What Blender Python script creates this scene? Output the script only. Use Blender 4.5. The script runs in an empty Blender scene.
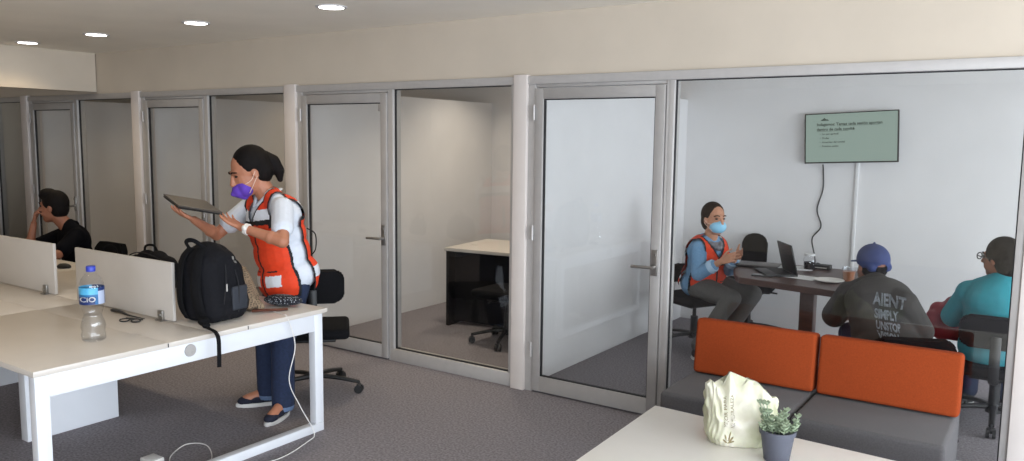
import bpy, bmesh, math, random
from mathutils import Vector, Matrix, Quaternion
from mathutils.bvhtree import BVHTree
random.seed(7)
SC = bpy.context.scene
COL = SC.collection
V = Vector
R = math.radians

# ------------------------------------------------------------------ camera, world, exposure
EYE = V((0, 0, 1.72))
F_PX, YAW, PITCH, ROLL = 805.9, R(34.138), R(6.43), R(0.675)
fwd = V((-math.sin(YAW)*math.cos(PITCH), math.cos(YAW)*math.cos(PITCH), -math.sin(PITCH)))
rgt = V((math.cos(YAW), math.sin(YAW), 0)); upv = rgt.cross(fwd)
r2 = rgt*math.cos(ROLL)+upv*math.sin(ROLL); u2 = -rgt*math.sin(ROLL)+upv*math.cos(ROLL)
cam = bpy.data.cameras.new('camera'); camo = bpy.data.objects.new('camera', cam); COL.objects.link(camo)
m = Matrix((r2, u2, -fwd)).transposed().to_4x4(); m.translation = EYE
camo.matrix_world = m
cam.sensor_width = 36; cam.lens = F_PX/1024*36; cam.clip_start = .05
SC.camera = camo
SC.view_settings.view_transform = 'Standard'; SC.view_settings.look = 'None'
SC.view_settings.gamma = 1; SC.view_settings.use_curve_mapping = False
SC.view_settings.exposure = 0.0
w = bpy.data.worlds.new('sky'); SC.world = w; w.use_nodes = True
w.node_tree.nodes['Background'].inputs[0].default_value = (.62, .78, 1, 1)
w.node_tree.nodes['Background'].inputs[1].default_value = 1.2

def area(name, loc, rot, sx, sy, power, col):
    l = bpy.data.lights.new(name, 'AREA'); l.shape = 'RECTANGLE'; l.size = sx; l.size_y = sy
    l.energy = power; l.color = col
    o = bpy.data.objects.new(name, l); o.location = loc; o.rotation_euler = rot; COL.objects.link(o); return o
DAY = (.83, .91, 1.0)
XW = 4.0          # facade with the windows, to the right of the camera
# daylight entering by the windows (lights sit in the window openings)
area('daylight_lounge', (XW-.03, .5, 1.25), (0, R(90), 0), 2.2, 6.8, 500, DAY)
area('daylight_meeting_room', (XW-.03, 5.95, 1.25), (0, R(90), 0), 2.2, 2.3, 150, DAY)
area('daylight_rear', (2.3, -3.45, 1.25), (R(-90), 0, R(180)), 3.2, 2.2, 290, DAY)

# ------------------------------------------------------------------ materials
def hexc(h):
    h = h.lstrip('#'); c = [int(h[i:i+2], 16)/255 for i in (0, 2, 4)]
    return tuple((x/12.92 if x <= .04045 else ((x+.055)/1.055)**2.4) for x in c)+(1,)
MATS = {}
def mat(name, col, rough=.6, metal=0, spec=.5, var=0, scale=30, bump=0, bscale=200, sheen=0, alpha=1, trans=0, stretch=None):
    if name in MATS: return MATS[name]
    m = bpy.data.materials.new(name); m.use_nodes = True; nt = m.node_tree; b = nt.nodes['Principled BSDF']
    c = hexc(col) if isinstance(col, str) else col
    b.inputs['Base Color'].default_value = c; b.inputs['Roughness'].default_value = rough
    b.inputs['Metallic'].default_value = metal; b.inputs['Specular IOR Level'].default_value = spec
    b.inputs['Sheen Weight'].default_value = sheen; b.inputs['Alpha'].default_value = alpha
    b.inputs['Transmission Weight'].default_value = trans
    tc = nt.nodes.new('ShaderNodeTexCoord')
    src = tc.outputs['Object']
    if stretch:
        mp = nt.nodes.new('ShaderNodeMapping'); mp.inputs['Scale'].default_value = stretch
        nt.links.new(src, mp.inputs[0]); src = mp.outputs[0]
    if var:
        n = nt.nodes.new('ShaderNodeTexNoise'); n.inputs['Scale'].default_value = scale; n.inputs['Detail'].default_value = 4
        nt.links.new(src, n.inputs['Vector'])
        mx = nt.nodes.new('ShaderNodeMix'); mx.data_type = 'RGBA'
        mx.inputs['A'].default_value = tuple(x*(1-var) for x in c[:3])+(1,)
        mx.inputs['B'].default_value = tuple(min(1, x*(1+var)) for x in c[:3])+(1,)
        cr = nt.nodes.new('ShaderNodeMapRange'); cr.inputs['From Min'].default_value = .3; cr.inputs['From Max'].default_value = .7
        nt.links.new(n.outputs['Fac'], cr.inputs['Value']); nt.links.new(cr.outputs[0], mx.inputs['Factor'])
        nt.links.new(mx.outputs['Result'], b.inputs['Base Color'])
    if bump:
        n = nt.nodes.new('ShaderNodeTexNoise'); n.inputs['Scale'].default_value = bscale; n.inputs['Detail'].default_value = 3
        nt.links.new(src, n.inputs['Vector'])
        bp = nt.nodes.new('ShaderNodeBump'); bp.inputs['Strength'].default_value = bump; bp.inputs['Distance'].default_value = .004
        nt.links.new(n.outputs['Fac'], bp.inputs['Height']); nt.links.new(bp.outputs[0], b.inputs['Normal'])
    MATS[name] = m; return m
def emis(name, col, s):
    m = bpy.data.materials.new(name); m.use_nodes = True; b = m.node_tree.nodes['Principled BSDF']
    b.inputs['Base Color'].default_value = (0, 0, 0, 1)
    b.inputs['Emission Color'].default_value = hexc(col) if isinstance(col, str) else col
    b.inputs['Emission Strength'].default_value = s; MATS[name] = m; return m
def pane_mat(name, tint, r0=.04, rough=.0):
    m = bpy.data.materials.new(name); m.use_nodes = True; nt = m.node_tree; nt.nodes.clear()
    out = nt.nodes.new('ShaderNodeOutputMaterial'); mix = nt.nodes.new('ShaderNodeMixShader')
    t = nt.nodes.new('ShaderNodeBsdfTransparent'); t.inputs[0].default_value = tint
    g = nt.nodes.new('ShaderNodeBsdfGlossy'); g.inputs['Roughness'].default_value = rough
    lw = nt.nodes.new('ShaderNodeLayerWeight'); lw.inputs[0].default_value = .5
    p = nt.nodes.new('ShaderNodeMath'); p.operation = 'POWER'; p.inputs[1].default_value = 5
    q = nt.nodes.new('ShaderNodeMath'); q.operation = 'MULTIPLY_ADD'; q.inputs[1].default_value = 1-r0; q.inputs[2].default_value = r0
    nt.links.new(lw.outputs['Facing'], p.inputs[0]); nt.links.new(p.outputs[0], q.inputs[0])
    nt.links.new(q.outputs[0], mix.inputs[0]); nt.links.new(t.outputs[0], mix.inputs[1]); nt.links.new(g.outputs[0], mix.inputs[2])
    nt.links.new(mix.outputs[0], out.inputs[0]); MATS[name] = m; return m

M_WALL = mat('wall_paint', '#c6baaa', .85, var=.03, scale=3, bump=.05, bscale=300)
M_DIV = mat('divider_paint', '#dad8d8', .8, var=.02, scale=4, bump=.05, bscale=300)
M_CEIL = mat('ceiling_paint', '#f4eee2', .9, var=.03, scale=2)
M_CARPET = mat('carpet', '#878286', .95, var=.32, scale=75, bump=1, bscale=220, spec=.1)
M_ALU = mat('anodised_aluminium', '#b3afac', .45, metal=.2, var=.03, scale=20)
M_ALU2 = mat('aluminium_sash', '#a8a4a1', .42, metal=.2, var=.04, scale=14)
M_GASK = mat('black_gasket', '#1c1b1d', .7)
M_COLW = mat('white_column_paint', '#cfc6c0', .7, var=.02, scale=8)
M_STEEL = mat('brushed_steel', '#9b9894', .3, metal=.9)
M_GLASS = pane_mat('clear_glass', (.955, .96, .955, 1))
M_DESK = mat('white_melamine', '#c6beb5', .32, var=.015, scale=12)
M_DESKF = mat('white_powder_coat', '#d7d9de', .4, var=.01, scale=12)
M_SCREEN = mat('desk_screen_board', '#bbb5af', .5, var=.015, scale=12)
M_BLACK = mat('black_fabric', '#121214', .9, spec=.12, var=.25, scale=90, bump=.4, bscale=500)
M_BPL = mat('black_plastic', '#161617', .5)
M_DARKP = mat('dark_laminate', '#0e0d10', .6, spec=.2, var=.08, scale=20)
M_ORANGE = mat('orange_wool', '#8a3b1c', .95, spec=.1, var=.10, scale=160, bump=.5, bscale=500)
M_GREYF = mat('charcoal_wool', '#4b4849', .95, var=.18, scale=150, bump=.5, bscale=500, sheen=.1)
M_WOOD = mat('dark_walnut', '#4a332c', .4, var=.22, scale=9, stretch=(1, 9, 9))
M_SKIN = mat('skin_tan', '#a97055', .55, var=.05, scale=20)
M_SKIN2 = mat('skin_light_tan', '#b98468', .55, var=.05, scale=20)
M_SKIN3 = mat('skin_brown', '#8f5d47', .55, var=.05, scale=20)
M_HAIR = mat('black_hair', '#100c0b', .75, spec=.15, var=.3, scale=40, bump=.15, bscale=120, stretch=(1, 1, .2))
M_HAIR2 = mat('dark_brown_hair', '#261914', .75, spec=.15, var=.3, scale=40, bump=.15, bscale=120, stretch=(1, 1, .2))
M_JEAN = mat('navy_denim', '#1b2742', .9, var=.2, scale=60, bump=.3, bscale=400)
M_JEANL = mat('denim_cuff', '#5d7190', .9, var=.1, scale=60)
M_VEST = mat('vest_orange', '#d63a10', .75, var=.06, scale=40, bump=.1, bscale=200)
M_REFL = mat('reflective_tape', '#d6dae2', .45, var=.04, scale=60)
M_PIPE = mat('black_binding', '#121216', .8)
M_WHITE = mat('white_cotton', '#ced3dc', .9, var=.03, scale=30, bump=.2, bscale=60)
M_CHAMB = mat('chambray_blue', '#6d93b5', .9, var=.08, scale=50, bump=.2, bscale=90)
M_CHAMBL = mat('chambray_cuff', '#a9c3da', .9)
M_GREYP = mat('grey_trouser', '#5d5b58', .9, var=.08, scale=50)
M_TSH = mat('faded_black_shirt', '#35322f', .92, var=.12, scale=18, bump=.2, bscale=60)
M_NAVY = mat('black_polo', '#0a0b11', .9, spec=.08, var=.1, scale=40)
M_TEAL = mat('teal_jersey', '#268b98', .85, var=.08, scale=12, bump=.2, bscale=40)
M_CAP = mat('blue_cap_cloth', '#2d3b6a', .85, var=.1, scale=40, bump=.3, bscale=300)
M_PURP = mat('purple_mask', '#5a37a5', .8, var=.04, scale=40)
M_MASK = mat('light_blue_mask', '#8fc6e2', .8, var=.03, scale=40)
M_EAR = mat('ear_loop', '#d9b9a8', .7)
M_EYE = mat('eye_dark', '#1a1210', .3)
M_LIP = mat('lip', '#8a4a42', .5)
M_SHOE = mat('navy_knit_shoe', '#16192b', .85, var=.2, scale=120)
M_SOLE = mat('white_rubber', '#cfcdca', .6)
M_RED = mat('dark_red_nylon', '#7d1423', .6, var=.1, scale=30)
M_PLATE = mat('white_plate', '#e6e2dc', .4)
M_PAPER = mat('white_paper', '#dcdcdc', .8)
M_LAPT = mat('grey_laptop_shell', '#57514d', .4, metal=.3)
M_SILV = mat('silver_plastic', '#b9b4ae', .4)
M_CABW = mat('white_cable', '#d8d5d2', .5)
M_PVC = mat('white_pvc', '#d4d3d3', .6)
M_POT = mat('grey_pot', '#4b4d58', .6, var=.06, scale=30)
M_SOIL = mat('soil', '#4a382e', .95, var=.4, scale=120, bump=1, bscale=200)
M_LEAF = mat('pale_green_leaf', '#8c9a80', .6, var=.2, scale=60)
M_BOTC = mat('blue_cap', '#2f3fa8', .45)
M_INK = mat('brown_ink', '#8a7d5c', .8)
M_LIGHT = emis('downlight_diffuser', (1, .96, .90, 1), 14)

# ------------------------------------------------------------------ geometry helpers
def frame_of(d, hint=V((0, 0, 1))):
    d = d.normalized(); x = hint.cross(d)
    if x.length < 1e-4: x = V((1, 0, 0)).cross(d)
    x.normalize(); y = d.cross(x); return x, y, d
def add(bm, vs, fs):
    b = [bm.verts.new(v) for v in vs]; out = []
    for f in fs:
        try: out.append(bm.faces.new([b[i] for i in f]))
        except ValueError: pass
    return b, out
def box(bm, x0, x1, y0, y1, z0, z1, bev=0, seg=2, T=None, mi=0):
    vs = [V((x, y, z)) for x in (x0, x1) for y in (y0, y1) for z in (z0, z1)]
    if T: vs = [T @ v for v in vs]
    b, f = add(bm, vs, [(0, 1, 3, 2), (4, 6, 7, 5), (0, 4, 5, 1), (2, 3, 7, 6), (0, 2, 6, 4), (1, 5, 7, 3)])
    for q in f: q.material_index = mi
    if bev:
        es = list({e for q in f for e in q.edges})
        r = bmesh.ops.bevel(bm, geom=es, offset=bev, segments=seg, affect='EDGES', profile=.5)
        for q in r['faces']: q.material_index = mi
    return b
def bar(bm, p1, p2, wx, wy, hint=V((0, 0, 1)), bev=0):
    p1, p2 = V(p1), V(p2); x, y, d = frame_of(p2-p1, hint)
    T = Matrix((x, y, d)).transposed().to_4x4(); T.translation = p1
    box(bm, -wx/2, wx/2, -wy/2, wy/2, 0, (p2-p1).length, bev, T=T)
def cone(bm, p1, p2, r1, r2, n=16, cap=True, mi=0):
    p1, p2 = V(p1), V(p2); x, y, d = frame_of(p2-p1)
    a = [p1+(x*math.cos(t)+y*math.sin(t))*r1 for t in [2*math.pi*i/n for i in range(n)]]
    b = [p2+(x*math.cos(t)+y*math.sin(t))*r2 for t in [2*math.pi*i/n for i in range(n)]]
    fs = [(i, (i+1) % n, n+(i+1) % n, n+i) for i in range(n)]
    if cap: fs += [tuple(range(n-1, -1, -1)), tuple(range(n, 2*n))]
    _, f = add(bm, a+b, fs)
    for q in f: q.material_index = mi
def sph(bm, c, rad, M3=None, nu=16, nv=10, mi=0):
    if not hasattr(rad, '__len__'): rad = (rad,)*3
    M3 = M3 or Matrix.Identity(3); c = V(c); vs = []; fs = []
    for j in range(1, nv):
        ph = math.pi*j/nv
        for i in range(nu):
            t = 2*math.pi*i/nu
            vs.append(c+M3 @ V((rad[0]*math.sin(ph)*math.cos(t), rad[1]*math.sin(ph)*math.sin(t), rad[2]*math.cos(ph))))
    vs += [c+M3 @ V((0, 0, rad[2])), c+M3 @ V((0, 0, -rad[2]))]; T, B = len(vs)-2, len(vs)-1
    for j in range(nv-2):
        for i in range(nu):
            k = (i+1) % nu; fs.append((j*nu+i, (j+1)*nu+i, (j+1)*nu+k, j*nu+k))
    for i in range(nu):
        k = (i+1) % nu; fs.append((T, i, k)); fs.append((B, (nv-2)*nu+k, (nv-2)*nu+i))
    _, f = add(bm, vs, fs)
    for q in f: q.material_index = mi
def caps(bm, p1, p2, r1, r2, n=14):
    sph(bm, p1, r1, nu=n, nv=8); sph(bm, p2, r2, nu=n, nv=8); cone(bm, p1, p2, r1, r2, n)
def smoothline(pts, n=8):
    pts = [V(p) for p in pts]; P = [2*pts[0]-pts[1]]+pts+[2*pts[-1]-pts[-2]]; out = []
    for i in range(1, len(P)-2):
        for k in range(n):
            t = k/n; a, b, c, d = P[i-1:i+3]
            out.append(.5*((2*b)+(c-a)*t+(2*a-5*b+4*c-d)*t*t+(3*b-a-3*c+d)*t**3))
    return out+[pts[-1]]
def tube(bm, pts, r, n=8, smooth=6, flat=None, mi=0):
    L = smoothline(pts, smooth) if smooth else [V(p) for p in pts]
    rings = []; x = None
    for i, p in enumerate(L):
        d = (L[min(i+1, len(L)-1)]-L[max(i-1, 0)]).normalized()
        if x is None: x = frame_of(d)[0]
        x = (x-d*x.dot(d)).normalized(); y = d.cross(x)
        rr = r if not callable(r) else r(i/(len(L)-1))
        a, b = (rr, rr) if not flat else (rr, rr*flat)
        rings.append([p+x*math.cos(2*math.pi*k/n)*a+y*math.sin(2*math.pi*k/n)*b for k in range(n)])
    vs = [v for q in rings for v in q]; fs = []
    for i in range(len(rings)-1):
        for k in range(n): fs.append((i*n+k, i*n+(k+1) % n, (i+1)*n+(k+1) % n, (i+1)*n+k))
    fs += [tuple(range(n-1, -1, -1)), tuple(range(len(vs)-n, len(vs)))]
    _, f = add(bm, vs, fs)
    for q in f: q.material_index = mi
def lathe(bm, prof, c=(0, 0, 0), n=24, mi=0, T=None, close=True):
    vs = []; fs = []; c = V(c)
    for r, z in prof:
        for i in range(n):
            t = 2*math.pi*i/n; v = V((r*math.cos(t), r*math.sin(t), z)); vs.append((T @ v if T else v)+c)
    for j in range(len(prof)-1):
        for i in range(n):
            k = (i+1) % n; fs.append((j*n+i, j*n+k, (j+1)*n+k, (j+1)*n+i))
    if close: fs += [tuple(range(n-1, -1, -1)), tuple(range(len(vs)-n, len(vs)))]
    _, f = add(bm, vs, fs)
    for q in f: q.material_index = mi
def prism(bm, poly, z0, z1, bev=0, T=None):
    n = len(poly); vs = [V((x, y, z)) for z in (z0, z1) for x, y in poly]
    if T: vs = [T @ v for v in vs]
    _, f = add(bm, vs, [tuple(range(n-1, -1, -1)), tuple(range(n, 2*n))]+[(i, (i+1) % n, n+(i+1) % n, n+i) for i in range(n)])
    if bev: bmesh.ops.bevel(bm, geom=list({e for q in f for e in q.edges}), offset=bev, segments=2, affect='EDGES')
def rrect(wd, ht, r, n=5):
    out = []
    for cx, cy, a in ((wd/2-r, ht/2-r, 0), (-wd/2+r, ht/2-r, 90), (-wd/2+r, -ht/2+r, 180), (wd/2-r, -ht/2+r, 270)):
        out += [(cx+r*math.cos(R(a+90*k/n)), cy+r*math.sin(R(a+90*k/n))) for k in range(n+1)]
    return out
def B(): return bmesh.new()
def obj(name, bm, mats, parent=None, smooth=True, ang=40):
    me = bpy.data.meshes.new(name)
    bmesh.ops.recalc_face_normals(bm, faces=bm.faces); bm.to_mesh(me); bm.free()
    if not isinstance(mats, (list, tuple)): mats = [mats]
    for q in mats: me.materials.append(q)
    if smooth:
        me.polygons.foreach_set('use_smooth', [True]*len(me.polygons))
        if ang < 180: me.set_sharp_from_angle(angle=R(ang))
    o = bpy.data.objects.new(name, me); COL.objects.link(o)
    if parent is not None: attach(o, parent)
    return o
def world_loc(p):
    m = Matrix.Identity(4)
    while p is not None: m = p.matrix_parent_inverse @ p.matrix_basis @ m if p.parent else p.matrix_basis @ m; p = p.parent
    return m
LOCAL = False
def attach(o, parent):
    o.parent = parent
    if not LOCAL: o.matrix_parent_inverse = world_loc(parent).inverted()
def thing(name, label, cat, loc=(0, 0, 0), rz=0, group=None):
    o = bpy.data.objects.new(name, None); o.empty_display_size = .1; COL.objects.link(o)
    o.location = loc; o.rotation_euler = (0, 0, rz); o['label'] = label; o['category'] = cat
    if group: o['group'] = group
    return o
def tag(o, label, cat, group=None, kind=None):
    o['label'] = label; o['category'] = cat
    if group: o['group'] = group
    if kind: o['kind'] = kind
    return o
def struct(o): o['kind'] = 'structure'; return o
def sempty(name, loc):
    o = bpy.data.objects.new(name, None); COL.objects.link(o); o.location = loc; o['kind'] = 'structure'; return o
def organic(name, bm, mats, parent=None, voxel=.006, it=4, smooth_f=.5):
    o = obj(name, bm, mats, None, True, 180)
    r = o.modifiers.new('r', 'REMESH'); r.mode = 'VOXEL'; r.voxel_size = voxel; r.use_smooth_shade = True
    if it:
        s = o.modifiers.new('s', 'SMOOTH'); s.factor = smooth_f; s.iterations = it
    dg = bpy.context.evaluated_depsgraph_get(); dg.update()
    me = bpy.data.meshes.new_from_object(o.evaluated_get(dg)); old = o.data
    o.modifiers.clear(); o.data = me; me.name = name; bpy.data.meshes.remove(old)
    if not me.materials:
        for q in (mats if isinstance(mats, (list, tuple)) else [mats]): me.materials.append(q)
    if parent is not None: attach(o, parent)
    return o
def paint(o, fn):
    """material index by face centre and normal; fn returns None to delete the face"""
    me = o.data; bm = bmesh.new(); bm.from_mesh(me); dele = []
    for f in bm.faces:
        k = fn(f.calc_center_median(), f.normal)
        if k is None: dele.append(f)
        else: f.material_index = k
    if dele: bmesh.ops.delete(bm, geom=dele, context='FACES')
    bm.to_mesh(me); bm.free()
def text_mesh(body, size, M4, align='LEFT', spacing=1.0, thick=0.0008, bold=0, shear=0):
    cu = bpy.data.curves.new('t', 'FONT'); cu.body = body; cu.size = size; cu.align_x = align; cu.space_line = spacing
    cu.extrude = thick; cu.offset = bold; cu.resolution_u = 3
    o = bpy.data.objects.new('t', cu); COL.objects.link(o)
    dg = bpy.context.evaluated_depsgraph_get(); dg.update()
    me = bpy.data.meshes.new_from_object(o.evaluated_get(dg)); me.transform(M4)
    bm = bmesh.new(); bm.from_mesh(me); bpy.data.objects.remove(o); bpy.data.curves.remove(cu); bpy.data.meshes.remove(me)
    return bm
def basis(o, x, y):
    x = V(x).normalized(); y = V(y).normalized(); z = x.cross(y)
    M_ = Matrix((x, y, z)).transposed().to_4x4(); M_.translation = V(o); return M_
def project(bm, target, direction, off=.003):
    t = bmesh.new(); t.from_mesh(target.data)
    bv = BVHTree.FromBMesh(t); d = V(direction).normalized()
    for v in bm.verts:
        h = bv.ray_cast(v.co-d*.4, d)
        if h[0] is not None: v.co = h[0]-d*off
    t.free(); return bm

# ------------------------------------------------------------------ the room
PY = 4.56            # front face of the glazed partition
CEIL, HD = 2.55, 2.14
XL, YB, YF = -10.6, 7.40, -3.5
def wall(name, *a, m=M_WALL):
    bm = B(); box(bm, *a); return struct(obj(name, bm, m, smooth=False))
wall('floor', XL, XW, YF, YB, -.1, 0, m=M_CARPET)
wall('ceiling', XL, XW, YF, YB, CEIL, CEIL+.12, m=M_CEIL)
wall('wall_left', XL-.12, XL, YF, YB, 0, CEIL)
wall('wall_back', XL, XW, YB, YB+.12, 0, CEIL, m=M_DIV)
# wall above the partition header
wall('wall_above_partition', XL, XW, PY+.01, PY+.13, HD, CEIL)
wall('wall_bulkhead', -8.42, -8.30, 1.0, PY, HD+.02, CEIL)
# low dividers between the small offices
for i, (x, n) in enumerate(((-3.06, 'wall_divider'), (-5.36, 'wall_divider'), (-7.62, 'wall_divider'), (-9.86, 'wall_divider'))):
    bm = B(); box(bm, x-.04, x+.06, PY+.13, YB, 0, 2.12); struct(obj(n, bm, M_DIV, smooth=False))
# facade with windows on the right, and rear wall with a window
def window_wall_x(name, y0, y1, x):
    bm = B()
    box(bm, x, x+.15, YF, YB, 0, .1); box(bm, x, x+.15, YF, YB, 2.4, CEIL)
    box(bm, x, x+.15, YF, -2.9, .1, 2.4); box(bm, x, x+.15, 4.0, 4.8, .1, 2.4); box(bm, x, x+.15, 7.1, YB, .1, 2.4)
    return struct(obj(name, bm, M_WALL, smooth=False))
window_wall_x('wall_right', 0, 0, XW)
bm = B()
box(bm, XL, XW, YF-.15, YF, 0, .1); box(bm, XL, XW, YF-.15, YF, 2.4, CEIL); box(bm, XL, .7, YF-.15, YF, .1, 2.4); box(bm, 3.9, XW, YF-.15, YF, .1, 2.4)
struct(obj('wall_front', bm, M_WALL, smooth=False))
def facade_window(n, axis, a0, a1, c):
    e = sempty('window_%d' % n, (c if axis == 'x' else (a0+a1)/2, (a0+a1)/2 if axis == 'x' else c, .6))
    fb, gb = B(), B()
    def bx(bmm, p0, p1, z0, z1, t0, t1):
        if axis == 'x': box(bmm, c+t0, c+t1, p0, p1, z0, z1)
        else: box(bmm, p0, p1, c-t1, c-t0, z0, z1)
    for z0, z1 in ((.1, .16), (2.34, 2.4)): bx(fb, a0, a1, z0, z1, .04, .1)
    k = max(1, round((a1-a0)/1.5))
    for i in range(k+1):
        p = a0+(a1-a0-.06)*i/k; bx(fb, p, p+.06, .16, 2.34, .04, .1)
    bx(gb, a0+.05, a1-.05, .15, 2.35, .065, .073)
    obj('frame', fb, M_ALU, e, smooth=False); obj('pane', gb, M_GLASS, e, smooth=False)
facade_window(8, 'x', -2.9, 4.0, XW); facade_window(9, 'x', 4.8, 7.1, XW); facade_window(10, 'y', .7, 3.9, YF)

# ---- glazed partition: header, columns, fixed lights and doors
D = .09
bm = B(); box(bm, XL, XW, PY-.02, PY+D, HD-.055, HD, .004); struct(obj('trim_1', bm, M_ALU, ang=24))
tn = 2
for x0, x1 in ((-9.86, -9.72), (-7.62, -7.49), (-5.37, -5.235), (-3.07, -2.965), (-.118, .02)):
    bm = B(); box(bm, x0, x1, PY-.035, PY+.13, 0, HD+.01, .003); struct(obj('trim_%d' % tn, bm, M_COLW, ang=24)); tn += 1
wn = 1
def fixed(x0, x1):
    global wn
    e = sempty('window_%d' % wn, ((x0+x1)/2, PY, 0)); wn += 1
    fb = B(); t = .035
    box(fb, x0, x1, PY-.01, PY+D-.01, 0, .095, .003)
    box(fb, x0, x0+t, PY-.01, PY+D-.01, .095, HD-.055, .002); box(fb, x1-t, x1, PY-.01, PY+D-.01, .095, HD-.055, .002)
    obj('frame', fb, M_ALU, e, ang=24)
    gk = B(); g = .006
    yy = (PY+.012, PY+.03)
    box(gk, x0+t, x0+t+g, *yy, .095, HD-.055); box(gk, x1-t-g, x1-t, *yy, .095, HD-.055)
    box(gk, x0+t, x1-t, *yy, .095, .103); box(gk, x0+t, x1-t, *yy, HD-.055-g, HD-.055)
    obj('gasket', gk, M_GASK, e, smooth=False)
    gb = B(); box(gb, x0+t+.005, x1-t-.005, PY+.018, PY+.026, .098, HD-.06); obj('pane', gb, M_GLASS, e, smooth=False)
for x0, x1 in ((XL, -9.86), (-8.72, -7.62), (-6.47, -5.37), (-4.215, -3.07), (-1.965, -.118), (.02, XW)): fixed(x0, x1)
dn = 1
def door(x0, x1, closer=False):
    """frame x0..x1, hinges on the left, lever on the right"""
    global dn
    e = sempty('door_%d' % dn, ((x0+x1)/2, PY, 0)); dn += 1
    fb = B(); j = .055
    box(fb, x0, x0+j, PY-.01, PY+D-.01, 0, HD-.055, .003); box(fb, x1-.015, x1, PY-.01, PY+D-.01, 0, HD-.055, .003)
    box(fb, x0+j, x1-.015, PY+.0, PY+D-.02, HD-.075, HD-.055, .002)
    obj('frame', fb, M_ALU, e, ang=24)
    a, b = x0+j+.006, x1-.020; z0, z1 = .012, HD-.082
    y0, y1 = PY-.022, PY+.028
    lf = B(); s = .062
    box(lf, a, a+s, y0, y1, z0, z1, .003); box(lf, b-s, b, y0, y1, z0, z1, .003)
    box(lf, a+s, b-s, y0, y1, z0, z0+.105, .003); box(lf, a+s, b-s, y0, y1, z1-.07, z1, .003)
    obj('leaf', lf, M_ALU2, e, ang=24)
    gk = B(); g = .007; y = (y0+.012, y0+.032)
    box(gk, a+s, a+s+g, *y, z0+.105, z1-.07); box(gk, b-s-g, b-s, *y, z0+.105, z1-.07)
    box(gk, a+s, b-s, *y, z0+.105, z0+.112); box(gk, a+s, b-s, *y, z1-.07-g, z1-.07)
    obj('gasket', gk, M_GASK, e, smooth=False)
    gb = B(); box(gb, a+s+.003, b-s-.003, y0+.018, y0+.026, z0+.108, z1-.073); obj('pane', gb, M_GLASS, e, smooth=False)
    hb = B(); hx = b-s/2
    box(hb, hx-.02, hx+.02, y0-.012, y0, .90, 1.06, .004)
    cone(hb, (hx, y0-.01, .955), (hx, y0-.055, .955), .011, .011, 12)
    tube(hb, [(hx+.002, y0-.05, .955), (hx-.06, y0-.055, .955), (hx-.135, y0-.05, .952)], .010, 10, 4)
    cone(hb, (hx, y0-.012, 1.03), (hx, y0-.022, 1.03), .011, .011, 12)
    obj('handle', hb, M_STEEL, e)
    hg = B()
    for z in (.25, 1.05, 1.85): cone(hg, (a-.004, y0-.008, z), (a-.004, y0-.008, z+.1), .009, .009, 10)
    obj('hinge', hg, M_ALU, e)
    if closer:
        lb = B(); box(lb, b-s-.035, b-s-.004, y0+.012, y0+.017, z1-.135, z1-.078, .003); obj('latch_plate', lb, M_ALU2, e)
door(-9.72, -8.72); door(-7.49, -6.47); door(-5.235, -4.215, True); door(-2.965, -1.965)

# ---- recessed downlights
def downlight(x, y, label, group='recessed ceiling downlights in a row', pw=3.6, col=(1, .80, .52)):
    t = thing('ceiling_downlight', label, 'ceiling light', (x, y, CEIL), 0, group)
    b1 = B(); lathe(b1, [(.075, 0), (.10, -.001), (.10, -.007), (.085, -.010), (.075, -.006)], (x, y, CEIL), 28); obj('trim_ring', b1, M_PVC, t)
    b2 = B(); cone(b2, (x, y, CEIL-.001), (x, y, CEIL-.008), .078, .078, 28); obj('diffuser', b2, M_LIGHT, t)
    l = bpy.data.lights.new('downlight_lamp', 'AREA'); l.shape = 'DISK'; l.size = .15; l.energy = pw; l.color = col; l.spread = R(125)
    o = bpy.data.objects.new('downlight_lamp', l); COL.objects.link(o); o.location = (x, y, CEIL-.012)
for x, n in ((-7.86, 'round ceiling downlight nearest the left edge, farthest along the row'), (-6.70, 'round ceiling downlight second from the left in the row'),
             (-5.34, 'round ceiling downlight third from the left, above the standing woman'), (-3.92, 'round ceiling downlight at right end of the row, largest of the four')):
    downlight(x, 3.70, n)
for y, rn_ in ((1.3, 'second row, above the bench desk'), (-1.2, 'third row, behind the bench desk')):  # two more rows, out of frame, added to brighten the open room
    for x, n in ((-7.86, 'at its left end'), (-6.70, 'second from its left end'), (-5.34, 'third from its left end'), (-3.92, 'at its right end')):
        downlight(x, y, 'added fill downlight of the '+rn_+', '+n, 'added fill downlights in rows out of frame')

for x, y, a, b_ in ((-4.0, 5.5, 'right', 'middle'), (-4.6, 6.6, 'left', 'middle'), (-6.2, 5.5, 'right', 'third'), (-6.9, 6.6, 'left', 'third'), (-8.4, 5.5, 'right', 'fourth'), (-9.1, 6.6, 'left', 'fourth')):  # unseen lamps added as fill light for the office interiors
    downlight(x, y, 'added fill downlight above the %s half of the %s glass office' % (a, b_), 'added fill downlights inside the small offices', 9 if b_ == 'middle' else 3.6, (1, .87, .70) if b_ == 'middle' else (1, .78, .50))

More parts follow.
